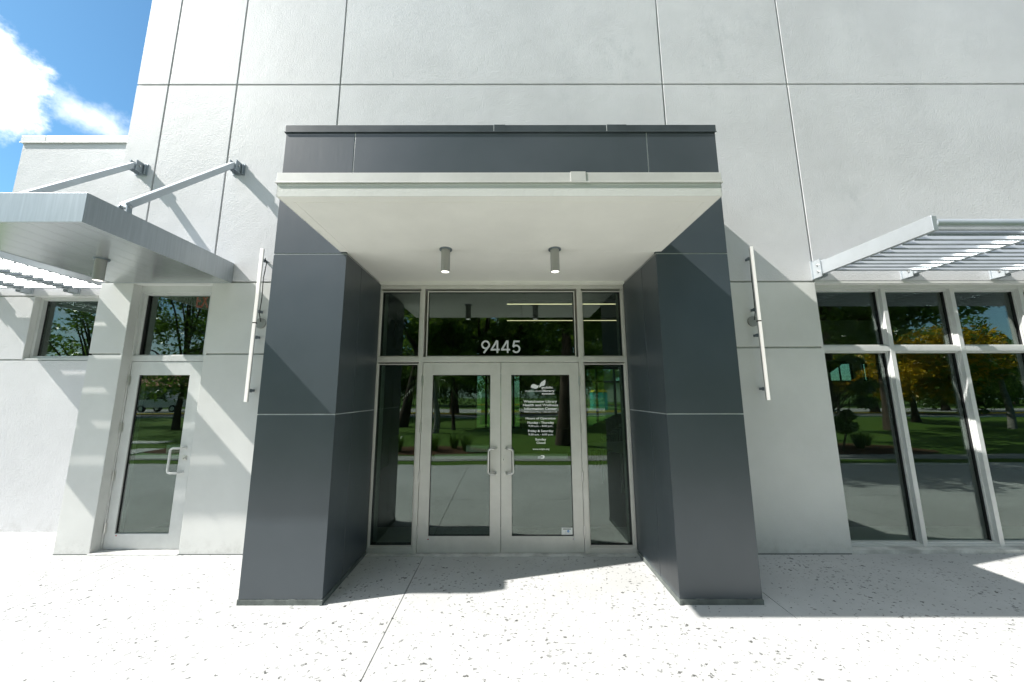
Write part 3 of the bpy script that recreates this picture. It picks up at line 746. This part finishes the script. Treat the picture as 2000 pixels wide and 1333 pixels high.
# ================================================================== SUNSHADES
def sunshade(name, wy, arms, x0, x1, z0, yf, yb, label):
    t = thing(name, ((x0 + x1) / 2, wy, z0), label, 'sunshade')
    S_ = M['silver']
    for x in arms:
        f = MB(); f.prism([(yf, z0 + .045), (yf, z0 + .165), (wy - .05, z0 + .165), (wy - .05, z0 - .005), (yf + .25, z0 + .0)], 'x', x - .022, x + .022, S_) if False else \
            f.prism([(yf, z0 + .012), (yf, z0 + .150), (yf + .02, z0 + .158), (wy - .055, z0 + .160), (wy - .055, z0)], 'x', x - .022, x + .022, S_)
        o = f.build('arm', t, .002)
        b = MB(); b.box(x - .055, x + .055, wy - .014, wy - .0005, z0 - .035, z0 + .20, S_)
        for s in (-1, 1): b.box(x + s * .034 - .006, x + s * .034 + .006, wy - .12, wy - .014, z0 - .03, z0 + .19, S_)
        for zz in (.04, .12):
            b.tube([(x - .056, wy - .085, z0 + zz), (x + .056, wy - .085, z0 + zz)], .010, M['steel'], 8)
        b.build('wall_bracket', o, .0015)
    n = int(round((yb - yf) / .1)) + 1
    for k in range(n):
        y = yf + .075 + k * .1003
        if y > yb + .05: break
        f = MB(); c = .012
        # tilted thin blade, low edge to the front, split between the arms
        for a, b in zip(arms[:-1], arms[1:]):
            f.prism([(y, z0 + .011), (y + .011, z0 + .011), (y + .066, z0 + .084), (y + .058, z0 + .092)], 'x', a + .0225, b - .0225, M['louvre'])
            f.box(a + .0226, b - .0226, y - .0015, y + .0125, z0 - .001, z0 + .0108, M['plate'])  # darker lip strip, standing in for shade along the blade's lower edge
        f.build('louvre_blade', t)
    f = MB()
    for a, b in zip(arms[:-1], arms[1:]): f.tube([(a + .0225, yf + .045, z0 + .085), (b - .0225, yf + .045, z0 + .085)], .052, S_, 24)
    f.build('front_tube', t)
    return t
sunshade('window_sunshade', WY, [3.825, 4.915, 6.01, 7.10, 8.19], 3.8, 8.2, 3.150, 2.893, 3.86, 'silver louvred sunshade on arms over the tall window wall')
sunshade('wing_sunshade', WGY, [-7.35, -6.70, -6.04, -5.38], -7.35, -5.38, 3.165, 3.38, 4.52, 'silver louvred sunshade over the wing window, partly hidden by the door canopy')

# ================================================================== WALL LIGHTS
def wall_light(x, ya, z0, z1, label):
    t = thing('wall_light', (x, WY, z0), label, 'wall light', 'slim vertical wall lights beside the portal')
    zm = (z0 + z1) / 2
    for a, b in ((z0, zm - .006), (zm + .006, z1)):
        f = MB(); f.box(x - .014, x + .014, ya + .004, ya + .026, a, b, M['alum_white']); o = f.build('light_bar', t, .002)
        f = MB(); f.box(x - .0165, x + .0165, ya - .010, ya + .0038, a + .001, b - .001, M['led']); f.build('diffuser', o, .003)
    f = MB(); f.tube([(x, WY - .0005, zm + .015), (x, WY - .018, zm + .015)], .062, M['fixture'], 26); f.build('junction_cover', t, .002)
    for z in (z0 + .13, zm - .16, zm + .15, z1 - .13):
        f = MB(); f.box(x - .009, x + .009, ya + .026, WY - .0005, z - .014, z + .014, M['zinc']); f.box(x - .010, x + .010, ya + .052, ya + .070, z - .022, z + .018, M['zinc']); f.build('standoff', t, .002)
    f = MB(); pts = [(x + .012, ya + .05, z1 - .10), (x + .02, ya + .07, z1 - .16), (x + .008, ya + .06, z1 - .35), (x + .012, ya + .065, z1 - .6), (x + .006, ya + .06, zm + .12), (x + .01, WY - .025, zm + .03)]
    f.tube(pts, .005, M['black'], 8); f.build('cable', t)
    f = MB(); f.box(x - .016, x + .016, ya - .008, ya + .028, zm - .0058, zm + .0058, M['black']); f.build('coupler', t)
wall_light(-2.93, 3.985, 1.647, 3.476, 'slim white bar wall light on the sunlit wall by the side door')
wall_light(2.985, 3.985, 1.661, 3.495, 'slim white bar wall light glowing on the shaded wall by the tall windows')

# ================================================================== WINDOW WALL
wn = thing('window_wall', (6.0, WY + .15, 0), 'tall tinted window wall in a white grid frame beyond the shaded pillar', 'window')
f = MB(); A = M['alum_white']; y0, y1, yg = WY + .085, WY + .20, WY + .155
mx = [WX0 + .02, 4.712, 5.572, 6.432, 7.292, WX1 - .02]
for i, x in enumerate(mx):
    f.box(x - .026, x + .026, y0, y1, .0, WT, A)
    for s in (-1, 1):
        if 0 <= i + s < len(mx):
            a, b = sorted((x + s * .026, x + s * .040)); f.box(a, b, y0 + .04, y1, .0, WT, A); a, b = sorted((x + s * .040, x + s * .046)); f.box(a, b, y0 + .055, y1, .07, WT - .07, M['gasket'])
for i in range(len(mx) - 1):
    a, b = mx[i] + .026, mx[i + 1] - .026
    f.box(a, b, y0 + .002, y1, 3.028, WT, A); f.box(a, b, y0 + .03, y1, 3.004, 3.028, A)
    f.box(a, b, y0 + .002, y1, 2.245, 2.305, A); f.box(a, b, y0 + .03, y1, 2.305, 2.326, A); f.box(a, b, y0 + .03, y1, 2.226, 2.245, A)
    f.box(a, b, y0 + .002, y1, .042, .062, A); f.box(a, b, y0 + .03, y1, .062, .080, A)
f.build('frame', wn, .0015)
for i in range(len(mx) - 1):
    a, b = mx[i] + .046, mx[i + 1] - .046
    for z0, z1 in ((2.328, 3.002), (.082, 2.224)):
        g_ = MB(); g_.box(a, b, yg, yg + .007, z0, z1, M['glass']); g_.build('glass_pane', wn)
f = MB(); f.box(WX0, WX1, WY + .006, WY + .22, -.004, .040, M['curb']); f.build('sill', wn, .003)

# ================================================================== INTERIOR
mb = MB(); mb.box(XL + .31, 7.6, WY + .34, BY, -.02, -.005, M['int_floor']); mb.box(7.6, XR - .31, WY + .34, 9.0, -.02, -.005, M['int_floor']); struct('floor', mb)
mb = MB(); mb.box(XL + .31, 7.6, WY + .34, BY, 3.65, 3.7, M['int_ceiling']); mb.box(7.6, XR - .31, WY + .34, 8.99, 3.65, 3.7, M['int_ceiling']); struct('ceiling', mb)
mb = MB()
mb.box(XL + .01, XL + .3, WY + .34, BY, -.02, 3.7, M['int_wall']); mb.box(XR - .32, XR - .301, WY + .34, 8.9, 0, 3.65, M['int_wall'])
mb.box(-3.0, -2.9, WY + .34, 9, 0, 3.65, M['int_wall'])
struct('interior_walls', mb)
for k, (yy, xa, xb) in enumerate(((5.57, .04, 2.6), (6.86, .05, 2.9))):
    t = thing('linear_light', (xa, yy, 3.2), ('nearer' if k == 0 else 'farther') + ' glowing linear ceiling lamp seen through the transom', 'ceiling light', 'linear lamps inside')
    f = MB(); f.box(xa, xb, yy - .014, yy + .014, 3.195, 3.203, M['int_led']); f.build('diffuser', t)
    f = MB(); f.box(xa, xb, yy - .016, yy + .016, 3.2032, 3.27, M['black']); f.tube([(xa + .3, yy, 3.27), (xa + .3, yy, 3.65)], .004, M['black'], 6); f.tube([(xb - .3, yy, 3.27), (xb - .3, yy, 3.65)], .004, M['black'], 6); f.build('housing', t)
# chairs
ch = thing('chair', (2.0, 8.6, 0), 'black moulded chair in the row inside, seen through the sidelight', 'chair', 'black chairs inside')
f = MB(); f.box(1.78, 2.22, 8.38, 8.82, .43, .46, M['black']); f.build('seat', ch, .015)
f = MB(); f.prism([(1.79 + .42 * a, b) for a, b in ((0, .58), (.0, .82), (.15, .89), (.5, .91), (.85, .89), (1, .82), (1, .58), (.5, .55))], 'y', 8.34, 8.37, M['black']); f.build('backrest', ch, .01)
for sx in (1.80, 2.20):
    for sy in (8.40, 8.80):
        f = MB(); f.tube([(sx, sy, 0), (sx, sy, .44)], .011, M['steel'], 8); f.build('leg', ch)
for i in range(1, 8): copy_thing(ch, (2.0 + i * .42, 8.6 + i * .95, 0), ch['label'], R(-25), 1, 'black chairs inside')
for i in range(4): copy_thing(ch, (4.3 + i * .45, 10.5 + i * .9, 0), ch['label'], R(-25), 1, 'black chairs inside')
tb = thing('table', (2.6, 7.0, 0), 'pale topped table inside behind the sidelight', 'table')
f = MB(); f.obox((2.75, 7.1, .73), (.95, .35, 0), (-.2, .55, 0), (0, 0, .015), M['table']); f.build('tabletop', tb, .005)
for sx, sy in ((2.1, 6.5), (3.55, 7.05), (1.95, 7.2), (3.4, 7.7)):
    f = MB(); f.tube([(sx, sy, 0), (sx, sy, .715)], .02, M['steel'], 8); f.build('leg', tb)
# ================================================================== TREES AND PLANTS (before the facade, seen mirrored in the glass)
def leaf_cloud(mb, rnd, clumps, n, size, mat):
    vs = []; fs = []
    tot = sum(c[3] ** 2 for c in clumps)
    for cx, cy, cz, r in clumps:
        for _ in range(int(n * r * r / tot)):
            while True:
                p = Vector((rnd.uniform(-1, 1), rnd.uniform(-1, 1), rnd.uniform(-1, 1)))
                if p.length < 1: break
            if p.length < .5 and rnd.random() < .55: p = p.normalized() * rnd.uniform(.6, 1)
            q = Vector((cx, cy, cz)) + Vector((p.x * r, p.y * r, p.z * r * .72))
            a = Vector((rnd.gauss(0, 1), rnd.gauss(0, 1), rnd.gauss(-.25, .7))).normalized()
            b = a.orthogonal().normalized(); b = Matrix.Rotation(rnd.uniform(0, 6.28), 3, a) @ b
            s = size * rnd.uniform(.6, 1.35); o = len(vs)
            vs += [q - a * s * .5, q + b * s * .24 - a * s * .05, q + a * s * .6, q - b * s * .24 - a * s * .05]
            fs.append((o, o + 1, o + 2, o + 3))
    mb.add(vs, fs, mat)
def tree(name, x, y, h, cr, cz0, label, mat='leafA', n=7000, size=.2, tr=.22, lean=(0, 0), seed=1, clumpn=26, group='trees in front of the library', stems=1, mat2=None, gap=.0):
    rnd = random.Random(seed); n = int(n * 1.35); size *= 1.1
    t = thing(name, (x, y, -.03), label, 'tree', group)
    f = MB(); top = Vector((x + lean[0], y + lean[1], cz0 + (h - cz0) * .45))
    base = Vector((x, y, -.1)); clumps = []
    for k in range(clumpn):
        a = rnd.uniform(0, 6.283); rr = cr * math.sqrt(rnd.uniform(.03, 1)); zz = rnd.uniform(0, 1)
        taper = math.sqrt(max(.05, 1 - (2 * zz - 1) ** 2)) * .75 + .25
        clumps.append((top.x + math.cos(a) * rr * taper, top.y + math.sin(a) * rr * taper, cz0 + (h - cz0) * zz, cr * rnd.uniform(.2, .36)))
    for s in range(stems):
        off = Vector((rnd.uniform(-.15, .15), rnd.uniform(-.15, .15), 0)) if stems > 1 else Vector((0, 0, 0))
        w = [base + off]
        for k in range(1, 6):
            u = k / 5; w.append(base.lerp(top, u) + off * (1 + 4 * u) + Vector((rnd.uniform(-.1, .1), rnd.uniform(-.1, .1), 0)) * u)
        f.tube(w, [tr * (1.25 if k == 0 else 1 - .13 * k) / (stems ** .5) for k in range(6)], M['bark'], 10)
    f.build('trunk', t)
    f = MB()
    for k in range(min(14, clumpn)):
        c = Vector(clumps[k][:3]); u = rnd.uniform(.5, .95); p0 = base.lerp(top, u)
        m_ = p0.lerp(c, .5) + Vector((rnd.uniform(-.3, .3), rnd.uniform(-.3, .3), rnd.uniform(-.1, .35)))
        f.tube([p0, m_, c], [tr * .42, tr * .26, tr * .08], M['bark'], 7)
    f.build('limbs', t)
    f = MB(); leaf_cloud(f, rnd, clumps, n, size, M[mat])
    if mat2: leaf_cloud(f, rnd, clumps[::2], n // 2, size, M[mat2])
    f.build('crown', t)
    return t
tree('shade_tree', 2.05, -4.3, 10.5, 3.8, 4.4, 'dark spreading shade tree nearest the doors, mirrored in the right door leaf', 'leafA', 26000, .17, .24, (.2, 1.6), 11, 40)
tree('shade_tree', -5.6, -11, 8.0, 2.5, 4.0, 'leaning brown trunked tree mirrored in the sidelight by the sunlit pillar', 'leafB', 6500, .24, .30, (1.2, 0), 12)
tree('shade_tree', -1.2, -13, 9.0, 3.4, 2.9, 'bright leaved tree mirrored above the left door leaf', 'leafB', 9500, .28, .25, (0, .5), 13, 36)
tree('shade_tree', -4.6, -24, 9.0, 3.5, 2.6, 'dark double limbed tree mirrored in the left door leaf', 'leafA', 5000, .28, .42, (0, 0), 14)
tree('young_tree', -2.6, -9.6, 5.7, 1.7, 2.9, 'small glossy leaved tree mirrored left of the house number', 'leafB', 3200, .20, .09, (0, 0), 71, 18)
tree('young_tree', .5, -10.6, 5.9, 1.6, 3.1, 'small glossy leaved tree mirrored right behind the house number', 'leafB', 3200, .20, .09, (0, 0), 72, 18)
tree('young_tree', 3.6, -9.4, 5.3, 1.5, 3.0, 'small glossy leaved tree mirrored at the right end of the transom', 'leafB', 2600, .20, .09, (0, 0), 73, 16)
tree('shade_tree', 4.5, -15, 10, 4.0, 2.6, 'bushy dark tree standing behind the nearest shade tree', 'leafA', 6500, .26, .35, (0, 0), 15)
tree('shade_tree', 12.2, -5.2, 9.5, 4.2, 3.9, 'dark overhanging tree mirrored in the upper panes of the window wall', 'leafA', 6500, .26, .24, (.6, .6), 16, 30)
tree('shade_tree', 19, -9, 10, 4.2, 4.6, 'spreading tree mirrored farther along the window wall', 'leafA', 5000, .27, .26, (0, 0), 17, 24)
tree('young_tree', 10.3, -2.6, 2.9, 1.0, .75, 'small bushy multi stemmed tree mirrored low in the window wall', 'leafA', 2600, .13, .05, (0, 0), 18, 16, stems=3)
tree('flowering_tree', 25.5, -13.5, 5.4, 3.8, 1.9, 'yellow flowering tree mirrored in the window wall', 'leafY', 5200, .27, .2, (0, 0), 19, 40, mat2='leafB')
tree('flowering_tree', 15.8, -8.2, 2.9, 1.2, 1.9, 'small yellow flowering tree mirrored behind the young tree', 'leafY', 1500, .2, .08, (0, 0), 29, 14)
tree('shade_tree', 34, -24, 7, 4.5, 1.6, 'distant round green tree mirrored in the third window column', 'leafB', 4000, .35, .3, (0, 0), 20)
tree('shade_tree', -16.6, -9.5, 9.5, 3.6, 2.0, 'airy tree mirrored in the transom of the side door', 'leafA', 9000, .18, .14, (0, 0), 21, 60)
tree('shade_tree', -25.5, -11.5, 8.0, 2.9, 2.6, 'thin tree mirrored in the wing window', 'leafA', 2600, .2, .16, (0, 0), 22, 20)
tree('shade_tree', -34, -17, 5.4, 5.5, 1.2, 'low wide tree mirrored along the bottom of the wing window', 'leafB', 5000, .3, .2, (0, 0), 23, 26)
tree('shade_tree', -20.5, -22, 9, 4.0, 3.6, 'leaning tree beside the road mirrored in the side door', 'leafA', 4500, .26, .34, (-3.5, 0), 24)
tree('shade_tree', -9.5, -19, 8.5, 3.8, 2.2, 'dense tree on the lawn between the leaning tree and the road', 'leafA', 6000, .28, .3, (0, 0), 41)
tree('shade_tree', 1.0, -27, 9.5, 4.6, 2.2, 'tall dense tree by the road behind the bushy tree', 'leafA', 6000, .32, .35, (0, 0), 42)
tree('shade_tree', 10.5, -24, 9, 4.5, 2.0, 'broad green tree across the lawn near the road', 'leafB', 4500, .3, .35, (0, 0), 25)
rt = tree('shade_tree', -34, -47, 11.5, 5.6, .9, 'tall dense tree in the long row across the road', 'leafA', 5500, .42, .4, (0, 0), 61, 40, group='row of trees across the road')
for k in range(1, 21): copy_thing(rt, (-34 + k * 8.6, -47 - (k % 3) * 2.2, -.03), rt['label'], k * 1.3, .85 + .1 * (k % 4), 'row of trees across the road')
for k, (x, y) in enumerate(((30, -33), (39, -21), (48, -30), (58, -24), (24, -27), (68, -34))): copy_thing(rt, (x, y, -.03), 'dense tree on the far lawn mirrored at the end of the window wall', k * 1.7 + .4, .62 + .06 * (k % 3), 'dense trees on the far lawn')
# trees behind the building, seen through it
for i, (x, y, s) in enumerate(((13, 54, 31), (20, 50, 32), (-2, 46, 33))):
    tree('shade_tree', x, y, 8.5, 4.2, 2.4, ('sunny tree seen through the building behind the teal booth', 'sunny tree seen through the building right of the teal booth', 'sunny tree seen through the building behind the double doors')[i], 'leafB', 3200, .35, .25, (0, 0), s, 22, 'trees behind the library')

def palm(x, y, h, label, n=16, l=1.9, seed=1, droop=1.0):
    rnd = random.Random(seed)
    t = thing('palm_tree', (x, y, -.03), label, 'palm', 'palms in front of the library')
    f = MB(); f.tube([(x + .08 * math.sin(k), y, h * k / 6 - .1) for k in range(7)], [.16 - .012 * k for k in range(7)], M['palm_bark'], 10); f.build('trunk', t)
    f = MB()
    for k in range(n):
        a = 6.283 * k / n + rnd.uniform(-.2, .2); up = rnd.uniform(.1, 1.1); d = Vector((math.cos(a), math.sin(a), 0)); s = Vector((-d.y, d.x, 0))
        pts = [Vector((x, y, h - .1)) + d * l * u + Vector((0, 0, l * (up * u - droop * u * u))) for u in [j / 9 for j in range(10)]]
        f.tube(pts, [.018 - .0016 * j for j in range(10)], M['leafP'], 5)
        for j in range(1, 10):
            tan = (pts[j] - pts[j - 1]).normalized()
            for sg in (-1, 1):
                for q in (0, .5):
                    p = pts[j - 1].lerp(pts[j], q); e = p + (s * sg * .8 + tan * .7 + Vector((0, 0, -.35))).normalized() * l * .30 * math.sin(math.pi * min(.95, (j + q) / 10.5) + .12)
                    f.add([p, p + tan * .03, e], [(0, 1, 2)], M['leafP'])
    f.build('fronds', t)
palm(-3.2, -8.2, 2.5, 'feathery palm with upright fronds mirrored low in the transom', 18, 1.7, 3, .8)
palm(-6.6, -8.6, 2.5, 'feathery palm mirrored in the sidelight transom by the sunlit pillar', 16, 1.6, 4, .9)
palm(25.8, -9.6, 2.9, 'pale trunked palm mirrored at the far end of the window wall', 16, 1.7, 5, 1.2)
palm(-14.2, -12.5, 2.6, 'feathery palm mirrored in the side door glass', 16, 1.6, 6, 1.0)

def clump(x, y, seed, label, h=.62, n=120):
    rnd = random.Random(seed); f = MB()
    for k in range(n):
        a = rnd.uniform(0, 6.283); r = rnd.uniform(0, .10); d = Vector((math.cos(a), math.sin(a), 0)); s = Vector((-d.y, d.x, 0)) * .008
        b = Vector((x, y, -.02)) + d * r; L_ = h * rnd.uniform(.6, 1.2); out = rnd.uniform(.25, .8)
        p1 = b + d * L_ * out * .4 + Vector((0, 0, L_ * .65)); p2 = b + d * L_ * out + Vector((0, 0, L_ * rnd.uniform(.55, .9)))
        f.add([b - s, b + s, p1 + s, p1 - s, p2], [(0, 1, 2, 3), (3, 2, 4)], M['leafP'])
    o = f.build('grass_clump', None, 0, (x, y, -.02)); return tag(o, label, 'plant', 'ornamental grass clumps in the mulch beds')
k = 0
for x, y in ((-3.9, -3.2), (-3.3, -2.8), (-2.75, -3.3), (-2.2, -2.9), (-1.65, -3.3), (-1.2, -2.9)):
    clump(x, y, 50 + k, 'ornamental grass clump in the mulch bed mirrored in the left door leaf'); k += 1
for x, y in ((-10.5, -3.4), (-10.0, -3.0)): clump(x, y, 50 + k, 'ornamental grass clump in the mulch bed mirrored in the side door'); k += 1
for x, y in ((9.6, -3.6), (11.4, -3.0), (12.2, -3.6)): clump(x, y, 50 + k, 'ornamental grass clump in the bed mirrored in the window wall'); k += 1

# ================================================================== STREET THINGS (mirrored far away)
hs = thing('house', (-56, -48, 0), 'low pale house with a red tiled roof across the road, mirrored in the side door', 'house')
f = MB(); f.box(-72, -44, -54, -46, -.05, 3.0, M['house_wall']); w_ = f.build('wall', hs)
f = MB(); f.prism([(-45.3, 2.95), (-50, 4.9), (-54.7, 2.95)], 'x', -73, -43, M['tile']); f.build('roof', hs)
for x in (-68, -60, -52, -47): 
    f = MB(); f.box(x - .8, x + .8, -46.02, -45.97, 1.0, 2.2, M['car_glass']); f.build('window', hs)
hg = MB(); leaf_cloud(hg, random.Random(3), [(x, -41.5 + random.uniform(-.3, .3), .9, 1.3) for x in range(-70, 60, 2)], 9000, .3, M['leafA'])
tag(hg.build('hedge', None, 0, (0, -41.5, 0)), 'long clipped green hedge across the road', 'hedge')
vn = thing('pickup_truck', (-36, -29, -.03), 'white pickup truck parked across the road, mirrored in the side door', 'truck')
f = MB()
prof = [(-38.6, .45), (-38.6, 1.15), (-37.4, 1.25), (-36.9, 1.95), (-35.3, 1.98), (-34.95, 1.2), (-33.3, 1.2), (-33.3, .5)]
f.prism(prof, 'y', -29.9, -28.05, M['car_white']); f.build('body', vn, .06)
f = MB(); f.prism([(-37.25, 1.27), (-36.85, 1.85), (-35.4, 1.87), (-35.15, 1.27)], 'y', -29.92, -28.03, M['car_glass']); f.build('windows', vn)
for x in (-37.6, -34.3):
    for y in (-29.85, -28.1):
        f = MB(); f.tube([(x, y - .12, .34), (x, y + .12, .34)], .36, M['tyre'], 20); o = f.build('wheel', vn); g_ = MB(); g_.tube([(x, y - .125, .34), (x, y + .125, .34)], .2, M['steel'], 16); g_.build('rim', o)
bt = thing('portable_booth', (10.6, 39.5, -.03), 'teal booth with a yellow roof seen through the building', 'booth')
f = MB(); f.box(9.8, 11.4, 39, 40.5, 0, 1.95, M['teal']); f.build('cabin', bt, .03)
f = MB(); f.prism([(9.75, 1.95), (11.45, 1.95), (11.2, 2.2), (10.0, 2.2)], 'y', 38.95, 40.55, M['yellow_paint']); f.build('roof', bt, .02)
f = MB(); f.box(10.15, 11.0, 38.96, 39.0, .15, 1.85, M['teal']); d_ = f.build('door', bt, .01); f = MB(); f.box(10.2, 10.25, 38.92, 38.96, .9, 1.05, M['black']); f.build('handle', d_)
bh = thing('white_house', (16, 78, 0), 'long white building in the distance seen through the library', 'house')
f = MB(); f.box(4, 60, 76, 84, 0, 4.2, M['house_wall']); f.build('wall', bh); f = MB(); f.box(3.6, 60.4, 75.6, 84.4, 4.2, 4.6, M['trim']); f.build('roof', bh)
for x in (8, 14, 20, 26):
    f = MB(); f.box(x, x + 1.6, 75.95, 76.01, 1, 2.4, M['car_glass']); f.build('window', bh)

# ================================================================== CAMERA
F, TH, CXp, CYp = 678.385, .1509, 985.55, 667.42
cam = bpy.data.cameras.new('camera'); co = bpy.data.objects.new('camera', cam); COL.objects.link(co)
co.location = (0, 0, 1.73); co.rotation_mode = 'XYZ'
co.matrix_world = Matrix.Translation((0, 0, 1.73)) @ Matrix.Rotation(math.pi / 2 + TH, 4, 'X') @ Matrix.Rotation(-.0011, 4, 'Z')
cam.sensor_width = 36; cam.lens = F / 2000 * 36; cam.shift_x = (1000 - CXp) / 2000; cam.shift_y = (CYp - 666.5) / 2000
cam.clip_start = .05; cam.clip_end = 1000
sc.camera = co

# ================================================================== LIGHT
sd_ = Vector((-1.005, -.2545, 1.0)).normalized()      # towards the sun
sun = bpy.data.lights.new('sun', 'SUN'); so = bpy.data.objects.new('sun', sun); COL.objects.link(so)
sun.energy = 4.3; sun.angle = R(.53); sun.color = (1.0, .965, .91)
so.rotation_mode = 'QUATERNION'; so.rotation_quaternion = sd_.to_track_quat('Z', 'Y'); so.location = (-20, -6, 25)
w = bpy.data.worlds.new('World'); sc.world = w; w.use_nodes = True
nt = w.node_tree; nt.nodes.clear()
out = nt.nodes.new('ShaderNodeOutputWorld'); bg = nt.nodes.new('ShaderNodeBackground'); lk(nt, bg.outputs[0], out.inputs[0])
sky = nt.nodes.new('ShaderNodeTexSky'); sky.sky_type = 'NISHITA'; sky.sun_disc = False
sky.sun_elevation = math.asin(sd_.z); sky.sun_rotation = math.atan2(sd_.x, sd_.y); sky.air_density = 1.0; sky.dust_density = .6; sky.ozone_density = 1.4
tc = nt.nodes.new('ShaderNodeTexCoord')
dirv = tc.outputs['Generated']
# one cumulus above the wing, and broken cloud over the park, spread and brightened out of view as fill light
cn = nt.nodes.new('ShaderNodeTexNoise'); cn.inputs['Scale'].default_value = 7.5; cn.inputs['Detail'].default_value = 8; cn.inputs['Roughness'].default_value = .62; lk(nt, dirv, cn.inputs['Vector'])
def blob(c, s):
    mp = nt.nodes.new('ShaderNodeMapping'); mp.vector_type = 'POINT'; lk(nt, dirv, mp.inputs[0])
    mp.inputs['Location'].default_value = tuple(-a * b for a, b in zip(c, s)); mp.inputs['Scale'].default_value = s
    ln = nt.nodes.new('ShaderNodeVectorMath'); ln.operation = 'LENGTH'; lk(nt, mp.outputs[0], ln.inputs[0]); return ln.outputs['Value']
def cloud(c, s, lo, hi, k=1.0):
    d = math_(nt, 'ADD', blob(c, s), math_(nt, 'MULTIPLY', math_(nt, 'SUBTRACT', cn.outputs['Fac'], .5), -k))
    return ramp(nt, d, lo, hi, 1.0, 0.0)
m1 = cloud((-.782, .452, .446), (12.0, 12.0, 11.5), .60, 1.15, 2.6)
m1b = cloud((-.710, .525, .466), (18.0, 18.0, 26.0), .25, 1.15, 3.0)
m1 = math_(nt, 'MAXIMUM', m1, math_(nt, 'MULTIPLY', m1b, .6))
c2 = nt.nodes.new('ShaderNodeTexNoise'); c2.inputs['Scale'].default_value = 3.2; c2.inputs['Detail'].default_value = 7; c2.inputs['Roughness'].default_value = .6; lk(nt, dirv, c2.inputs['Vector'])
sepd = nt.nodes.new('ShaderNodeSeparateXYZ'); lk(nt, dirv, sepd.inputs[0])
south = ramp(nt, sepd.outputs['Y'], .40, .10, 0.0, 1.0)
lowm = math_(nt, 'MAXIMUM', ramp(nt, sepd.outputs['Z'], .22, .42), ramp(nt, sepd.outputs['X'], -.5, -.8))
m2 = math_(nt, 'MULTIPLY', math_(nt, 'MULTIPLY', ramp(nt, c2.outputs['Fac'], .35, .58), south), math_(nt, 'MULTIPLY_ADD', lowm, .85, .15))
skyc = mixc(nt, 1.0, sky.outputs[0], (.54, .88, .98)); skyc.node.blend_type = 'MULTIPLY'
col = mixc(nt, m1, skyc, (12, 12.2, 12.6))
col = mixc(nt, math_(nt, 'MULTIPLY', m2, .85), col, (8.2, 8.3, 8.4))
lk(nt, col, bg.inputs[0]); bg.inputs['Strength'].default_value = .09

sc.view_settings.view_transform = 'Standard'; sc.view_settings.look = 'None'; sc.view_settings.exposure = 1.02; sc.view_settings.gamma = 1.0
sc.view_settings.use_curve_mapping = False
sc.cycles.max_bounces = 10; sc.cycles.transparent_max_bounces = 16; sc.cycles.diffuse_bounces = 5; sc.cycles.glossy_bounces = 5
sc.cycles.use_denoising = True
for o in sc.objects:
    if '_w' in o.keys(): del o['_w']
